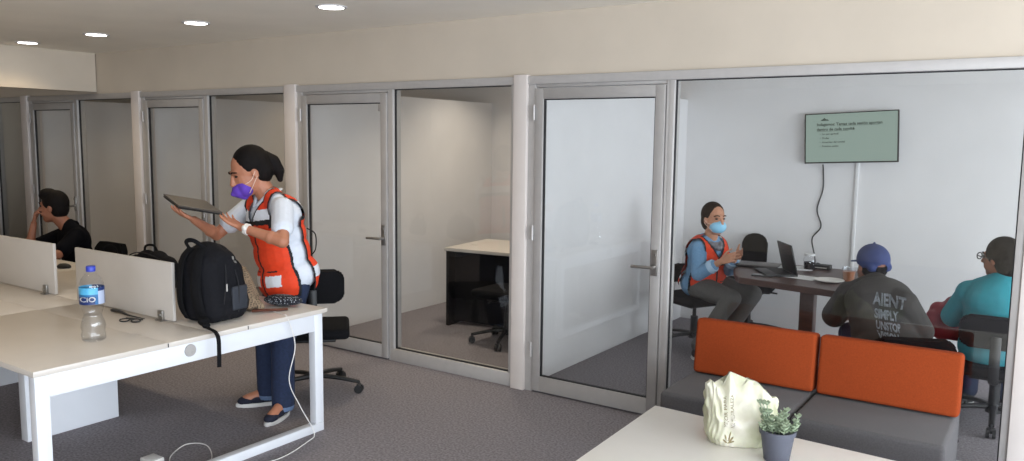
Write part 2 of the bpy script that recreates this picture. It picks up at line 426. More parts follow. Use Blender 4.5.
# ------------------------------------------------------------------ bench desk
DX, DY0, DY1, DH = -3.50, 1.585, 3.215, .735
BX = -8.2
desk = thing('bench_desk', 'long white back-to-back bench desk with an open box end frame', 'desk', ((DX+BX)/2, 2.4, 0))
seams = [DX-1.22*i for i in range(4)]+[BX]
for i in range(len(seams)-1):
    a, b = seams[i+1]+.002, seams[i]-.002+(.03 if i == 0 else 0)
    for y0, y1 in ((DY0, 2.20), (2.465, DY1)):
        bm = B(); box(bm, a, b, y0, y1, DH-.026, DH, .002); obj('desktop', bm, M_DESK, desk, ang=24)
    bm = B(); box(bm, a, b, 2.203, 2.462, DH-.026, DH-.001, .002)
    for k in (.3, .75): box(bm, a+(b-a)*k, a+(b-a)*k+.07, 2.215, 2.225, DH-.002, DH+.0005)
    obj('cable_tray_lid', bm, M_DESK, desk, ang=24)
# end frame
bm = B(); box(bm, DX-.045, DX, DY0+.06, DY1-.06, .605, DH-.026, .002); obj('end_beam', bm, M_DESKF, desk, ang=24)
for y in (DY0+.015, DY1-.075):
    bm = B(); box(bm, DX-.05, DX+.002, y, y+.06, .05, DH-.026, .003); obj('leg', bm, M_DESKF, desk, ang=24)
bm = B(); box(bm, DX-.05, DX+.002, DY0+.015, DY1-.015, 0.0, .05, .003); obj('floor_bar', bm, M_DESKF, desk, ang=24)
for x in seams[1:]:
    bm = B(); box(bm, x-.04, x+.04, DY0+.02, DY1-.02, .605, DH-.026, .002); obj('cross_beam', bm, M_DESKF, desk, ang=24)
    bm = B(); box(bm, x-.035, x+.04, 2.09, 2.62, 0, .605, .003); obj('leg', bm, M_DESKF, desk, ang=24)
for y in (DY0+.12, DY1-.16):
    bm = B(); box(bm, BX, DX-.05, y, y+.04, .665, DH-.026); obj('rail', bm, M_DESKF, desk, ang=24)
bm = B(); cone(bm, (DX-.001, 2.335, .665), (DX+.006, 2.335, .665), .032, .030, 24); box(bm, DX+.005, DX+.0085, 2.34, 2.35, .648, .662)
gr = obj('cable_grommet', bm, M_ALU2, desk)
for y in (2.2, 2.465, 2.66):
    bm = B(); box(bm, DX+.028, DX+.0305, y-.002, y+.002, DH-.022, DH-.004); obj('edge_joint', bm, M_GASK, desk, smooth=False)

# desk screens
def screen(x0, x1, label):
    t = thing('desk_screen', label, 'desk divider', ((x0+x1)/2, 2.47, DH), 0, 'white screens along the bench desk')
    bm = B(); box(bm, x0, x1, 2.462, 2.480, DH+.006, 1.055, .002); obj('panel', bm, M_SCREEN, t, ang=24)
    for x in (x1-.10, x0+.10):
        bm = B(); box(bm, x-.022, x+.022, 2.447, 2.461, DH+.002, DH+.055, .002); box(bm, x-.022, x+.022, 2.481, 2.493, DH+.002, DH+.055, .002)
        box(bm, x-.028, x+.028, 2.435, 2.50, DH+.0005, DH+.006); cone(bm, (x, 2.447, DH+.03), (x, 2.440, DH+.03), .011, .011, 12)
        obj('clamp', bm, M_STEEL, t, ang=24)
screen(-4.80, -3.83, 'white desk divider screen nearest the black backpack and water bottle')
screen(-6.05, -5.055, 'white desk divider screen at the left edge, in front of the seated man')
screen(-7.30, -6.30, 'white desk divider screen farthest along the bench, beyond the left edge')

# ------------------------------------------------------------------ office chairs
def office_chair(label, x, y, rz, group=None, seat_h=.47, back_h=.48, bw=.43, bh=.36, proto=[None], back_z=.62):
    """local frame: sitter faces -Y, backrest at +Y"""
    global LOCAL
    LOCAL = True
    t = thing('office_chair', label, 'chair', (x, y, 0), rz, group)
    bm = B(); box(bm, -.23, .23, -.23, .22, seat_h-.07, seat_h, .03, 4); obj('seat', bm, M_BLACK, t)
    bm = B(); box(bm, -.14, .14, -.12, .14, seat_h-.10, seat_h-.068, .006); tube(bm, [(.12, 0, seat_h-.085), (.25, -.02, seat_h-.09)], .008); obj('seat_plate', bm, M_BPL, t)
    bm = B(); pl = rrect(bw, bh, min(.09, bh*.30))
    T = basis((0, .235, back_z+bh/2), (1, 0, 0), (0, .10, 1))
    prism(bm, pl, -.03, .03, .014, T=T)
    for v in bm.verts: v.co.y += 1.1*v.co.x**2*-.5
    obj('backrest', bm, M_BLACK, t)
    bm = B(); tube(bm, [(0, .05, seat_h-.09), (0, .26, seat_h-.08), (0, .31, seat_h+.03), (0, .295, back_z+bh*.45)], .028, 8, 6, flat=.4); obj('back_bracket', bm, M_BPL, t)
    bm = B(); cone(bm, (0, 0, .09), (0, 0, .26), .03, .03, 16); cone(bm, (0, 0, .26), (0, 0, seat_h-.09), .016, .016, 12); obj('gas_column', bm, M_BPL, t)
    bm = B(); cone(bm, (0, 0, .075), (0, 0, .13), .045, .036, 16); obj('base_hub', bm, M_BPL, t)
    for k in range(5):
        a = 2*math.pi*k/5+.35; d = V((math.cos(a), math.sin(a), 0))
        bm = B(); tube(bm, [d*.03+V((0, 0, .11)), d*.16+V((0, 0, .10)), d*.30+V((0, 0, .075))], lambda q: .022-.006*q, 8, 5, flat=.8)
        lg = obj('base_leg', bm, M_BPL, t)
        bm = B(); s = V((-d.y, d.x, 0)); c = d*.30+V((0, 0, .028))
        cone(bm, c-s*.026, c-s*.008, .028, .028, 14); cone(bm, c+s*.008, c+s*.026, .028, .028, 14); cone(bm, c+V((0, 0, .0)), c+V((0, 0, .055)), .008, .008, 8)
        box(bm, -.012, .012, -.024, .024, .010, .036, .006, T=basis(c, d, s))
        obj('caster', bm, M_BPL, lg)
    LOCAL = False
    return t

# ------------------------------------------------------------------ sofa, coffee table
sofa = thing('sofa', 'low sofa with orange back cushions and charcoal seats against the glass', 'sofa', (-.98, 4.15, 0))
for x0, x1 in ((-1.655, -.995), (-.985, -.325)):
    bm = B(); box(bm, x0, x1, 3.835, 4.46, .115, .42, .022, 4); obj('seat', bm, M_GREYF, sofa)
    T = basis(((x0+x1)/2+.012, 4.30, .425), (1, 0, 0), (0, 1, 0)) @ Matrix.Rotation(R(-7), 4, 'X')
    bm = B(); w2 = (x1-x0)/2-.003; box(bm, -w2, w2, -.05, .055, 0, .305, .02, 4, T=T)
    cu = obj('back_cushion', bm, M_ORANGE, sofa)
bm = B(); box(bm, -1.60, -.38, 3.88, 4.42, .085, .125); obj('base_frame', bm, M_DARKP, sofa)
for x in (-1.56, -.42):
    for y in (3.92, 4.38):
        bm = B(); cone(bm, (x, y, 0), (x, y, .09), .018, .024, 14); obj('leg', bm, M_STEEL, sofa)
ct = thing('coffee_table', 'white rectangular coffee table in front of the sofa', 'coffee table', (-.95, 3.2, 0), 0)
TZ = .42
M_TABW = mat('white_lacquer', '#e9e5df', .3, var=.01, scale=12)
Tm = Matrix(((.9985, -.03, 0, -1.578), (-.055, .9995, 0, 3.61), (0, 0, 1, 0), (0, 0, 0, 1)))
bm = B(); box(bm, 0, 1.5, -.84, 0, TZ-.03, TZ, .002, T=Tm); obj('tabletop', bm, M_TABW, ct, ang=24)
for x in (.06, 1.44):
    for y in (-.78, -.06):
        bm = B(); box(bm, x-.02, x+.02, y-.02, y+.02, 0, TZ-.03, .002, T=Tm); obj('leg', bm, M_DESKF, ct, ang=24)
bm = B(); box(bm, .06, 1.44, -.77, -.75, TZ-.07, TZ-.03, T=Tm); box(bm, .06, 1.44, -.09, -.07, TZ-.07, TZ-.03, T=Tm); obj('apron', bm, M_DESKF, ct, ang=24)

# plastic bag of shopping
bag = thing('plastic_bag', 'crumpled pale green-white plastic shopping bag on the coffee table', 'bag', (-1.10, 3.42, TZ))
bm = B(); rnd = random.Random(3)
n, m_ = 96, 40
vs = []; fs = []
axx = V((.86, .50, 0)); axy = V((-.50, .86, 0)); cc = V((-1.085, 3.40, TZ))
for j in range(m_+1):
    v = j/m_
    for i in range(n):
        t = 2*math.pi*i/n; c_, s_ = math.cos(t), math.sin(t)
        a = .138; b_ = .100*(1+.20*math.sin(v*2.6))*(1-.85*max(0, v-.5)/.5)
        x = a*math.copysign(abs(c_)**.62, c_); y = b_*math.copysign(abs(s_)**.7, s_)
        cre = .004*math.sin(9*t+5*math.sin(3*v+t))*(.3+v)+.0045*math.sin(23*t+7*v)*v+.003*math.sin(5*v*3+3*t)+.003*math.sin(31*t-14*v)
        x += cre*c_; y += cre*s_*1.5
        x *= 1.09; y *= 1.05; xx = x/.15
        top = .252+.010*math.sin(4*xx)-.062*max(0, xx-.15)**1.1+.007*math.sin(13*xx)+.005*math.sin(27*xx+s_)
        z = v*top
        if v > .8: z += (.060*math.exp(-((x+.052)/.017)**2)+.020*math.exp(-((x-.035)/.014)**2)+.012*math.exp(-((x-.07)/.010)**2))*(v-.8)/.2
        if v < .12: x *= .90+.8*v; y *= .90+.8*v
        vs.append(cc+axx*x+axy*y+V((0, 0, max(z, .001))))
for j in range(m_):
    for i in range(n): fs.append((j*n+i, j*n+(i+1) % n, (j+1)*n+(i+1) % n, (j+1)*n+i))
fs += [tuple(range(n-1, -1, -1)), tuple(range(m_*n, m_*n+n))]
add(bm, vs, fs)
mb = mat('thin_plastic_film', '#cfd0b8', .42, var=.16, scale=7, bump=.9, bscale=34, trans=0)
nt = mb.node_tree; [setattr(q.inputs['A'], 'default_value', hexc('#b7b898')) or setattr(q.inputs['B'], 'default_value', hexc('#dad5c7')) for q in nt.nodes if q.type == 'MIX']; bs = nt.nodes['Principled BSDF']; bs.inputs['Subsurface Weight'].default_value = .25; bs.inputs['Subsurface Radius'].default_value = (.05, .06, .03)
body = obj('film', bm, mb, bag, ang=180)
# print on the bag: two columns of vertical lettering and a small sprig mark, as on the bag
for k, (tx, sz, dx) in enumerate((('MEJOR PARA', .020, -.078), ('NATURALEZA', .020, -.050))):
    M4 = basis(cc+axx*dx-axy*.16+V((0, 0, .095)), V((0, 0, 1))+axx*.06, -axx)
    tb = text_mesh(tx, sz, M4, thick=.0003); project(tb, body, axy, .0015)
    obj('printed_lettering', tb, M_INK, bag, smooth=False)
bm = B(); o_ = cc+axx*-.070-axy*.16
for a0, l0 in ((80, .06), (55, .04), (110, .045), (140, .03), (30, .03)):
    d = axx*math.cos(R(a0))+V((0, 0, math.sin(R(a0)))); e_ = axx*-math.sin(R(a0))+V((0, 0, math.cos(R(a0))))
    st = o_+V((0, 0, .02)); pts = [st+d*l0*f+e_*.004*g for f, g in ((0, 0), (.4, 1), (.8, .8), (1, 0), (.8, -.8), (.4, -1))]
    add(bm, pts, [tuple(range(6))])
project(bm, body, axy, .0015); obj('printed_sprig', bm, M_INK, bag, smooth=False)

# potted plant
pl = thing('potted_plant', 'small succulent in a dark grey pot beside the plastic bag', 'plant', (-.885, 3.27, TZ))
pc = V((-.885, 3.27, TZ))
bm = B(); lathe(bm, [(.034, 0), (.036, .002), (.047, .078), (.051, .079), (.052, .092), (.047, .092), (.045, .082), (.0, .080)], pc, 32, close=False); obj('pot', bm, M_POT, pl)
bm = B(); lathe(bm, [(.0, .074), (.02, .080), (.045, .079), (.045, .072)], pc, 24, close=False); obj('soil', bm, M_SOIL, pl)
rn = random.Random(11)
lb, sb = B(), B()
def leaf(bmm, p, d, L, W):
    x, y, dd = frame_of(d); M3 = Matrix((x, y, dd)).transposed()
    sph(bmm, V(p)+dd*L*.5, (W, W*.35, L*.5), M3, 6, 5)
for k in range(30):
    a = rn.uniform(0, 6.28); rr = rn.uniform(.0, .036); base = pc+V((math.cos(a)*rr, math.sin(a)*rr, .078))
    h = rn.uniform(.02, .055); lean = V((math.cos(a), math.sin(a), 0))*rr*.5
    if k in (3, 4, 5): base = pc+V((-.020, -.010, .078)); h = .085; lean = V((-.010*k+.02, -.006, 0))
    tip = base+lean+V((0, 0, h)); tube(sb, [base, (base+tip)/2+V((.002, 0, 0)), tip], .0016, 5, 3)
    for q in range(3):
        c = base.lerp(tip, .45+.27*q)
        for z in range(4):
            b_ = z*1.57+q*.8+rn.uniform(-.2, .2); leaf(lb, c, V((math.cos(b_), math.sin(b_), .55+.3*q)), .016, .0060)
obj('stem', sb, M_LEAF, pl); obj('foliage', lb, M_LEAF, pl)

for o in pl.children:
    for v in o.data.vertices: v.co = pc+(v.co-pc)*1.42
# ------------------------------------------------------------------ things on the bench desk
# water bottle
wb = thing('water_bottle', 'clear plastic water bottle with blue cap and blue label on the desk', 'bottle', (-3.80, 2.02, DH))
bc = V((-3.80, 2.02, DH))
M_PET = pane_mat('clear_pet', (.965, .97, .98, 1), .05, .05)
prof = [(.0, .004), (.02, .003), (.034, .0), (.040, .008), (.041, .03), (.038, .045), (.041, .06), (.038, .085), (.032, .105), (.030, .115), (.034, .130), (.038, .145), (.041, .16), (.0415, .235), (.040, .25), (.034, .268), (.022, .285), (.0145, .294), (.0135, .302), (.0135, .312)]
bm = B(); N = 40; vs = []; fs = []
for r_, z in prof:
    for i in range(N):
        t = 2*math.pi*i/N; q = 1+(.05*math.cos(5*t) if z < .03 else (.03*math.cos(8*t+z*60) if z < .13 else 0)); vs.append(bc+V((r_*q*math.cos(t), r_*q*math.sin(t), z)))
for j in range(len(prof)-1):
    for i in range(N): k = (i+1) % N; fs.append((j*N+i, j*N+k, (j+1)*N+k, (j+1)*N+i))
add(bm, vs, fs); obj('bottle_body', bm, M_PET, wb, ang=60)
M_WATER = pane_mat('water', (.97, .98, .985, 1), .03)
bm = B(); lathe(bm, [(.0385, .006), (.039, .03), (.036, .045), (.039, .06), (.036, .085), (.030, .105), (.0285, .114)], bc, 32); obj('water', bm, M_WATER, wb, ang=60)
bm = B(); lathe(bm, [(.0155, .300), (.0160, .303), (.0160, .321), (.0145, .3235), (.0, .3235)], bc, 28, close=False); obj('bottle_cap', bm, M_BOTC, wb)
bm = B(); lathe(bm, [(.0422, .163), (.0424, .235)], bc, 48, close=False)
lab = obj('label_wrap', bm, [mat('label_blue', '#1d5f93', .35, var=.15, scale=30), mat('label_light_blue', '#4fa4cf', .35, var=.2, scale=40), mat('label_navy', '#1b2f63', .35), mat('label_silver', '#a9b4cc', .35)], wb)
def lf(c, n):
    d = c-bc; a = math.degrees(math.atan2(d.y, d.x))  # camera direction from the bottle is about -28 deg
    a = (a+28+180) % 360-180
    if a > 25: return 3 if (30 < a < 75 and d.z < .22) else 2
    return 1 if d.z > .205 else (2 if a < 12 and d.z < .198 else 0)
bmx = bmesh.new(); bmx.from_mesh(lab.data)
bmesh.ops.subdivide_edges(bmx, edges=[e for e in bmx.edges if abs(e.verts[0].co.z-e.verts[1].co.z) > .01], cuts=14); bmx.to_mesh(lab.data); bmx.free()
paint(lab, lf)
dr = V((-3.80, 2.02, 0)).normalized(); rt = V((dr.y*-1, dr.x, 0)); rt = V((.468, .884, 0))
M4 = basis(bc-V((dr.x, dr.y, 0))*.06+V((0, 0, .176))-rt*.014, rt, (0, 0, 1))
tb = text_mesh('CiO', .030, M4, 'CENTER', thick=.0003, bold=.0006); project(tb, lab, dr, .0012)
obj('label_lettering', tb, M_PAPER, wb, smooth=False)

for o in wb.children:
    for v in o.data.vertices: v.co = bc+V(((v.co.x-bc.x)*1.32, (v.co.y-bc.y)*1.32, (v.co.z-bc.z)*1.12))

# black backpack on the desk
bp = thing('backpack', 'black backpack standing upright on the desk in front of the standing woman', 'backpack', (-3.72, 2.68, DH))
bx = V((1, .10, 0)).normalized(); by = V((-.10, 1, 0)); bcn = V((-3.735, 2.685, DH))
def bpp(x, y, z): return bcn+bx*x+by*y+V((0, 0, z))
M3 = Matrix((bx, by, V((0, 0, 1)))).transposed()
bm = B()
for y, wz, h in ((-.10, .125, .40), (-.055, .135, .425), (-.01, .130, .41), (.03, .12, .36)):
    caps(bm, bpp(-.05, y, .075), bpp(-.05, y-.02, h-.10), .085, .085); caps(bm, bpp(.055, y, .075), bpp(.05, y-.02, h-.10), .085, .08)
    sph(bm, bpp(0, y-.02, h-.10), (.115, .08, .105), M3)
caps(bm, bpp(-.04, .065, .08), bpp(-.03, .05, .22), .07, .06); caps(bm, bpp(.05, .065, .08), bpp(.04, .05, .22), .07, .06)
for v in bm.verts: v.co.z = max(v.co.z, DH+.002)
M_BPK = mat('backpack_nylon', '#131317', .8, spec=.15, var=.15, scale=60, bump=.5, bscale=60)
body = organic('pack_body', bm, M_BPK, bp, .007, 5)
bm = B(); box(bm, .125, .143, -.04, .065, .06, .19, .01, 3, T=Matrix.Translation(bcn) @ M3.to_4x4())
obj('side_pocket', bm, mat('pack_pocket_cloth', '#20242d', .7, var=.1, scale=40), bp)
bm = B()
tube(bm, [bpp(.128, -.10, .05), bpp(.140, -.085, .20), bpp(.12, -.07, .33), bpp(.05, -.06, .42)], .0035, 6)
tube(bm, [bpp(.138, .0, .05), bpp(.142, .0, .2), bpp(.12, -.01, .3)], .0035, 6)
obj('zipper', bm, M_PIPE, bp)
bm = B(); box(bm, .128, .134, -.075, -.067, .17, .21, T=Matrix.Translation(bcn) @ M3.to_4x4()); obj('zip_pull', bm, M_SILV, bp)
for sx in (-.055, .065):
    bm = B(); tube(bm, [bpp(sx*.7, -.15, .40), bpp(sx*.9, -.195, .34), bpp(sx, -.215, .20), bpp(sx*1.15, -.20, .09), bpp(sx*1.1, -.17, .03)], .030, 10, 7, flat=.35)
    obj('shoulder_strap', bm, M_BLACK, bp)
bm = B(); tube(bm, [bpp(-.03, -.16, .39), bpp(-.03, -.185, .435), bpp(.02, -.18, .445), bpp(.05, -.13, .40)], .012, 8, 6, flat=.6); obj('grab_handle', bm, M_BLACK, bp)
bm = B(); tube(bm, [bpp(.08, -.19, .07), bpp(.11, -.215, .035), bpp(.19, -.25, .018), bpp(.262, -.27, .012), bpp(.292, -.275, -.02), bpp(.294, -.275, -.09), bpp(.292, -.275, -.165)], .011, 8, 6, flat=.3)
sph(bm, bpp(.12, -.215, .035), (.034, .026, .024), M3); sph(bm, bpp(.16, -.235, .024), (.022, .02, .016), M3)
obj('hanging_strap', bm, M_BLACK, bp)
bm = B(); T = basis(bpp(.3, -.01, .335), by+V((0, 0, -.25)), V((0, 0, 1))+by*.25)
for q0, q1, z0, z1 in ((-.012, .002, -.003, .014), (-.004, .022, -.012, -.008), (.004, .026, -.018, -.014)): add(bm, [T @ V(p) for p in ((q0, z0, 0), (q1, z0, 0), (q1, z1, 0), (q0, z1, 0))], [(0, 1, 2, 3)])
bmesh.ops.solidify(bm, geom=bm.faces[:], thickness=.001); project(bm, body, -bx, .003)
obj('logo_tag', bm, M_SILV, bp)

# tan knit pouch, polka-dot pouch and leather strip next to it
def dots(name, base, dot, scale, size):
    m = mat(name, base, .9); nt = m.node_tree; b = nt.nodes['Principled BSDF']
    tc = nt.nodes.new('ShaderNodeTexCoord'); vo = nt.nodes.new('ShaderNodeTexVoronoi'); vo.inputs['Scale'].default_value = scale
    vo.inputs['Randomness'].default_value = .35
    lt = nt.nodes.new('ShaderNodeMath'); lt.operation = 'LESS_THAN'; lt.inputs[1].default_value = size
    mx = nt.nodes.new('ShaderNodeMix'); mx.data_type = 'RGBA'; mx.inputs['A'].default_value = hexc(base); mx.inputs['B'].default_value = hexc(dot)
    nt.links.new(tc.outputs['Object'], vo.inputs['Vector']); nt.links.new(vo.outputs['Distance'], lt.inputs[0]); nt.links.new(lt.outputs[0], mx.inputs['Factor']); nt.links.new(mx.outputs['Result'], b.inputs['Base Color'])
    return m
bm = B()
for a, b_, r1, r3 in (((-3.80, 2.92, .79), (-3.86, 2.93, .93), .050, .030), ((-3.76, 2.90, .78), (-3.83, 2.90, .88), .045, .035), ((-3.70, 2.92, .762), (-3.76, 2.91, .80), .027, .03), ((-3.82, 2.95, .80), (-3.88, 2.95, .955), .05, .02)): caps(bm, V(a), V(b_), r1, r3)
for v in bm.verts: v.co.z = max(v.co.z, DH+.002)
o = organic('knit_scarf', bm, dots('tan_dotted_knit', '#8a755e', '#2d2723', 95, .38), None, .007, 4)
tag(o, 'tan patterned knit scarf bunched up on the desk beside the backpack', 'scarf')
bm = B(); sph(bm, (-3.72, 3.10, DH+.034), (.125, .06, .034), Matrix.Rotation(R(20), 3, 'Z')); 
for v in bm.verts: v.co.z = max(v.co.z, DH+.002)
o = organic('dotted_pouch', bm, dots('navy_dotted_cloth', '#14161f', '#a9adb5', 95, .30), None, .006, 3)
tag(o, 'small navy pouch with white polka dots on the desk corner', 'pouch')
bm = B(); tube(bm, [(-3.70, 2.865, DH+.012), (-3.66, 2.90, DH+.014), (-3.63, 2.97, DH+.010), (-3.60, 3.03, DH+.008)], .016, 8, 6, flat=.5)
o = obj('leather_strap', bm, mat('brown_leather', '#5c3326', .6, var=.1)); tag(o, 'short brown leather strap lying in front of the dotted pouch', 'strap')
# eyeglasses
eg = thing('eyeglasses', 'folded black eyeglasses lying on the desk beside the screen', 'glasses', (-4.0, 2.33, DH))
def egp(x, y, z=0): return V((-4.03, 2.34, DH+.004+z))+V((.90, .43, 0)).normalized()*x+V((-.43, .90, 0)).normalized()*y
for s in (-1, 1):
    bm = B(); tube(bm, [egp(s*.033+.026*math.cos(t), 0.018*math.sin(t), .004+.004*math.sin(t)) for t in [2*math.pi*k/10 for k in range(11)]], .0035, 6, 3); obj('rim', bm, M_BPL, eg)
    bm = B(); tube(bm, [egp(s*.06, .0, .006), egp(s*.02, .03, .006), egp(-s*.055, .036+.01*s, .004)], .0035, 6, 4); obj('temple', bm, M_BPL, eg)
bm = B(); tube(bm, [egp(-.008, 0, .006), egp(0, .002, .009), egp(.008, 0, .006)], .0035, 6, 3); obj('bridge', bm, M_BPL, eg)
bm = B(); tube(bm, [(-4.36, 2.43, DH+.006), (-4.26, 2.425, DH+.008), (-4.16, 2.41, DH+.005), (-4.02, 2.415, DH+.004)], lambda q: .010*(1-q)+.003, 8, 6, flat=.6)
tag(obj('cable_stub', bm, M_BPL), 'short black cable lying at the foot of the desk screen', 'cable')
# mouse
ms = thing('computer_mouse', 'black computer mouse on the desk next to the seated man', 'mouse', (-6.05, 3.02, DH))
bm = B(); sph(bm, (-6.05, 3.02, DH+.012), (.055, .033, .026), Matrix.Rotation(R(25), 3, 'Z'))
for v in bm.verts: v.co.z = max(v.co.z, DH+.001)
obj('mouse_shell', bm, M_BPL, ms)
bm = B(); sph(bm, (-6.075, 3.008, DH+.034), (.008, .004, .006), Matrix.Rotation(R(25), 3, 'Z')); obj('scroll_wheel', bm, M_SILV, ms)
# bags behind the screen, standing on the desk's far side
b2 = thing('backpack', 'rounded black bag behind the desk screen, only its top showing', 'backpack', (-4.80, 2.95, DH))
bm = B()
for x in (-.13, -.05, .05, .13): caps(bm, V((-4.81+x*.93, 2.96+x*.3, DH+.07)), V((-4.81+x*.8, 2.96+x*.25, DH+.185-.55*x*x*4)), .075, .072)
for v in bm.verts: v.co.z = max(v.co.z, DH+.002)
organic('bag_body', bm, M_BPK, b2, .008, 5)
bm = B(); tube(bm, [(-4.88, 2.95, DH+.235), (-4.86, 2.95, DH+.275), (-4.80, 2.965, DH+.28), (-4.77, 2.975, DH+.235)], .008, 8, 6); obj('handle', bm, M_BLACK, b2)
bm = B(); tube(bm, [(-4.96, 2.87, DH+.20), (-4.88, 2.885, DH+.235), (-4.78, 2.905, DH+.235), (-4.68, 2.94, DH+.20)], .004, 6, 6); obj('zipper', bm, M_PIPE, b2)
b3 = thing('handbag', 'small black handbag with a loop handle, left of the rounded bag', 'handbag', (-5.34, 2.95, DH))
bm = B(); caps(bm, V((-5.42, 2.94, DH+.06)), V((-5.41, 2.94, DH+.13)), .055, .045); caps(bm, V((-5.30, 2.98, DH+.06)), V((-5.30, 2.98, DH+.13)), .055, .045); caps(bm, V((-5.41, 2.94, DH+.14)), V((-5.30, 2.98, DH+.14)), .045, .045)
for v in bm.verts: v.co.z = max(v.co.z, DH+.002)
organic('bag_body', bm, M_BPK, b3, .008, 4)
bm = B(); tube(bm, [(-5.38, 2.95, DH+.17), (-5.36, 2.955, DH+.225), (-5.30, 2.975, DH+.235), (-5.27, 2.985, DH+.20), (-5.27, 2.985, DH+.16)], .007, 8, 6); obj('handle', bm, M_BLACK, b3)
# white charging cable over the desk end, and its loop on the floor
bm = B(); tube(bm, [(-3.62, 2.95, DH+.004), (-3.52, 2.93, DH+.005), (-3.475, 2.925, DH-.01), (-3.470, 2.97, .56), (-3.478, 2.93, .37), (-3.47, 3.0, .20), (-3.45, 3.08, .03), (-3.42, 3.0, .004), (-3.36, 2.72, .004), (-3.5, 2.45, .004)], .0028, 6, 8)
tag(obj('charging_cable', bm, M_CABW), 'thin white cable hanging over the desk end down to the floor', 'cable')
bm = B(); tube(bm, [(-3.75, 2.36, .004), (-3.86, 2.44, .004), (-3.90, 2.56, .02), (-3.78, 2.60, .03), (-3.66, 2.55, .004), (-3.55, 2.42, .004)], .0028, 6, 8)
tag(obj('floor_cable', bm, M_CABW), 'white cable loop lying on the carpet under the desk', 'cable')
pa = thing('power_adapter', 'small pale power adapter on the carpet at the bottom edge', 'adapter', (-3.86, 2.33, 0))
bm = B(); box(bm, -3.91, -3.81, 2.29, 2.37, 0, .03, .006, 3); obj('adapter_case', bm, M_CABW, pa)
bm = B(); tube(bm, [(-3.81, 2.345, .015), (-3.76, 2.36, .006), (-3.70, 2.33, .004)], .003, 6, 4); obj('cord', bm, M_CABW, pa)

# ------------------------------------------------------------------ office behind the second door: desk
od = thing('office_desk', 'white-topped desk with black panels in the middle glass office', 'desk', (-4.25, 6.0, 0))
Tm = Matrix.Translation((-4.62, 5.74, 0)) @ Matrix.Rotation(R(6), 4, 'Z')
bm = B(); box(bm, -.01, 1.42, -.02, .76, .70, .73, .002, T=Tm); box(bm, .10, .16, .28, .31, .729, .732, T=Tm); obj('desktop', bm, M_DESK, od, ang=24)
bm = B(); box(bm, 0, .03, 0, .74, 0, .70, T=Tm); obj('side_panel', bm, M_DARKP, od, ang=24)
bm = B(); box(bm, 1.38, 1.41, 0, .74, 0, .70, T=Tm); obj('side_panel', bm, M_DARKP, od, ang=24)
bm = B(); box(bm, .03, .95, .10, .12, .03, .70, T=Tm); obj('modesty_panel', bm, M_DARKP, od, ang=24)
bm = B(); box(bm, .95, 1.38, .05, .64, .08, .69, T=Tm); obj('drawer_unit', bm, M_DARKP, od, ang=24)

# ------------------------------------------------------------------ meeting room: table, screen, objects
MT = .745
mt = thing('meeting_table', 'dark wood meeting table on a square pedestal in the meeting room', 'table', (-1.45, 6.1, 0))
poly = [(-1.88, 5.72), (-1.15, 5.57), (-1.05, 5.60), (-1.0, 5.70), (-1.10, 6.45), (-1.18, 6.57), (-1.40, 6.60), (-2.0, 6.60), (-2.10, 6.45), (-2.05, 6.10), (-1.93, 5.80)]
bm = B(); prism(bm, poly, MT-.045, MT, .004); obj('tabletop', bm, M_WOOD, mt, ang=24)
bm = B(); box(bm, -1.51, -1.41, 5.98, 6.08, .02, MT-.045, .004); obj('pedestal', bm, M_WOOD, mt, ang=24)
bm = B(); box(bm, -1.71, -1.21, 5.78, 6.28, 0, .022, .004); obj('foot_plate', bm, M_DARKP, mt, ang=24)
bm = B(); box(bm, -1.75, -1.17, 5.98, 6.08, MT-.075, MT-.046); obj('top_bracket', bm, M_DARKP, mt, ang=24)

def flat_box_thing(name, parts, label, cat, loc):
    t = thing(name, label, cat, loc)
    for pn, bmm, mm in parts: obj(pn, bmm, mm, t, ang=24)
    return t
# open laptop, its lid's back towards the camera's left
lt = thing('laptop', 'open black laptop on the meeting table', 'laptop', (-1.66, 6.12, MT))
la = V((.45, .89, 0)).normalized(); ld = V((-.89, .45, 0)).normalized()     # hinge direction, keyboard direction
la, ld = V((-.55, .83, 0)).normalized(), V((-.83, -.55, 0)).normalized()
lc = V((-1.62, 6.12, MT))
bm = B(); box(bm, -.16, .16, 0, .23, .003, .018, .003, T=basis(lc, la, ld)); lk = obj('keyboard_base', bm, M_BPL, lt, ang=24)
bm = B(); box(bm, -.14, .14, .03, .14, .0181, .0195, T=basis(lc, la, ld)); obj('keys', bm, M_DARKP, lk)
bm = B(); box(bm, -.16, .16, 0, .012, 0, .225, .003, T=basis(lc+V((0, 0, .015))-ld*.002, la, (ld*1.0+V((0, 0, -.0)))) @ Matrix.Rotation(R(-62+48), 4, 'X'))
obj('lid', bm, M_BPL, lt, ang=24)
# flat closed laptop / tray at the table's left end
fl = thing('closed_laptop', 'closed grey laptop lying flat at the left end of the meeting table', 'laptop', (-1.93, 6.34, MT))
T = basis((-1.925, 6.335, MT), V((.83, .1, 0)), V((-.1, .83, 0)))
bm = B(); box(bm, -.16, .15, -.11, .11, .002, .013, .003, T=T); obj('base', bm, M_BPL, fl, ang=24)
bm = B(); box(bm, -.16, .16, -.11, .11, .0135, .021, .003, T=T); obj('lid', bm, M_LAPT, fl, ang=24)
bm = B(); box(bm, -.13, .15, -.10, .10, 0, .005, T=basis((-1.70, 6.40, MT), V((.9, .4, 0)), V((-.4, .9, 0)))); tag(obj('paper_sheet', bm, M_PAPER, smooth=False), 'sheets of white paper beside the closed laptop', 'paper')
bm = B(); box(bm, -.15, .11, -.08, .08, 0, .003, T=basis((-1.50, 6.0, MT), V((1, -.2, 0)), V((.2, 1, 0)))); tag(obj('paper_sheet', bm, M_PAPER, smooth=False), 'white paper lying left of the plate on the meeting table', 'paper')
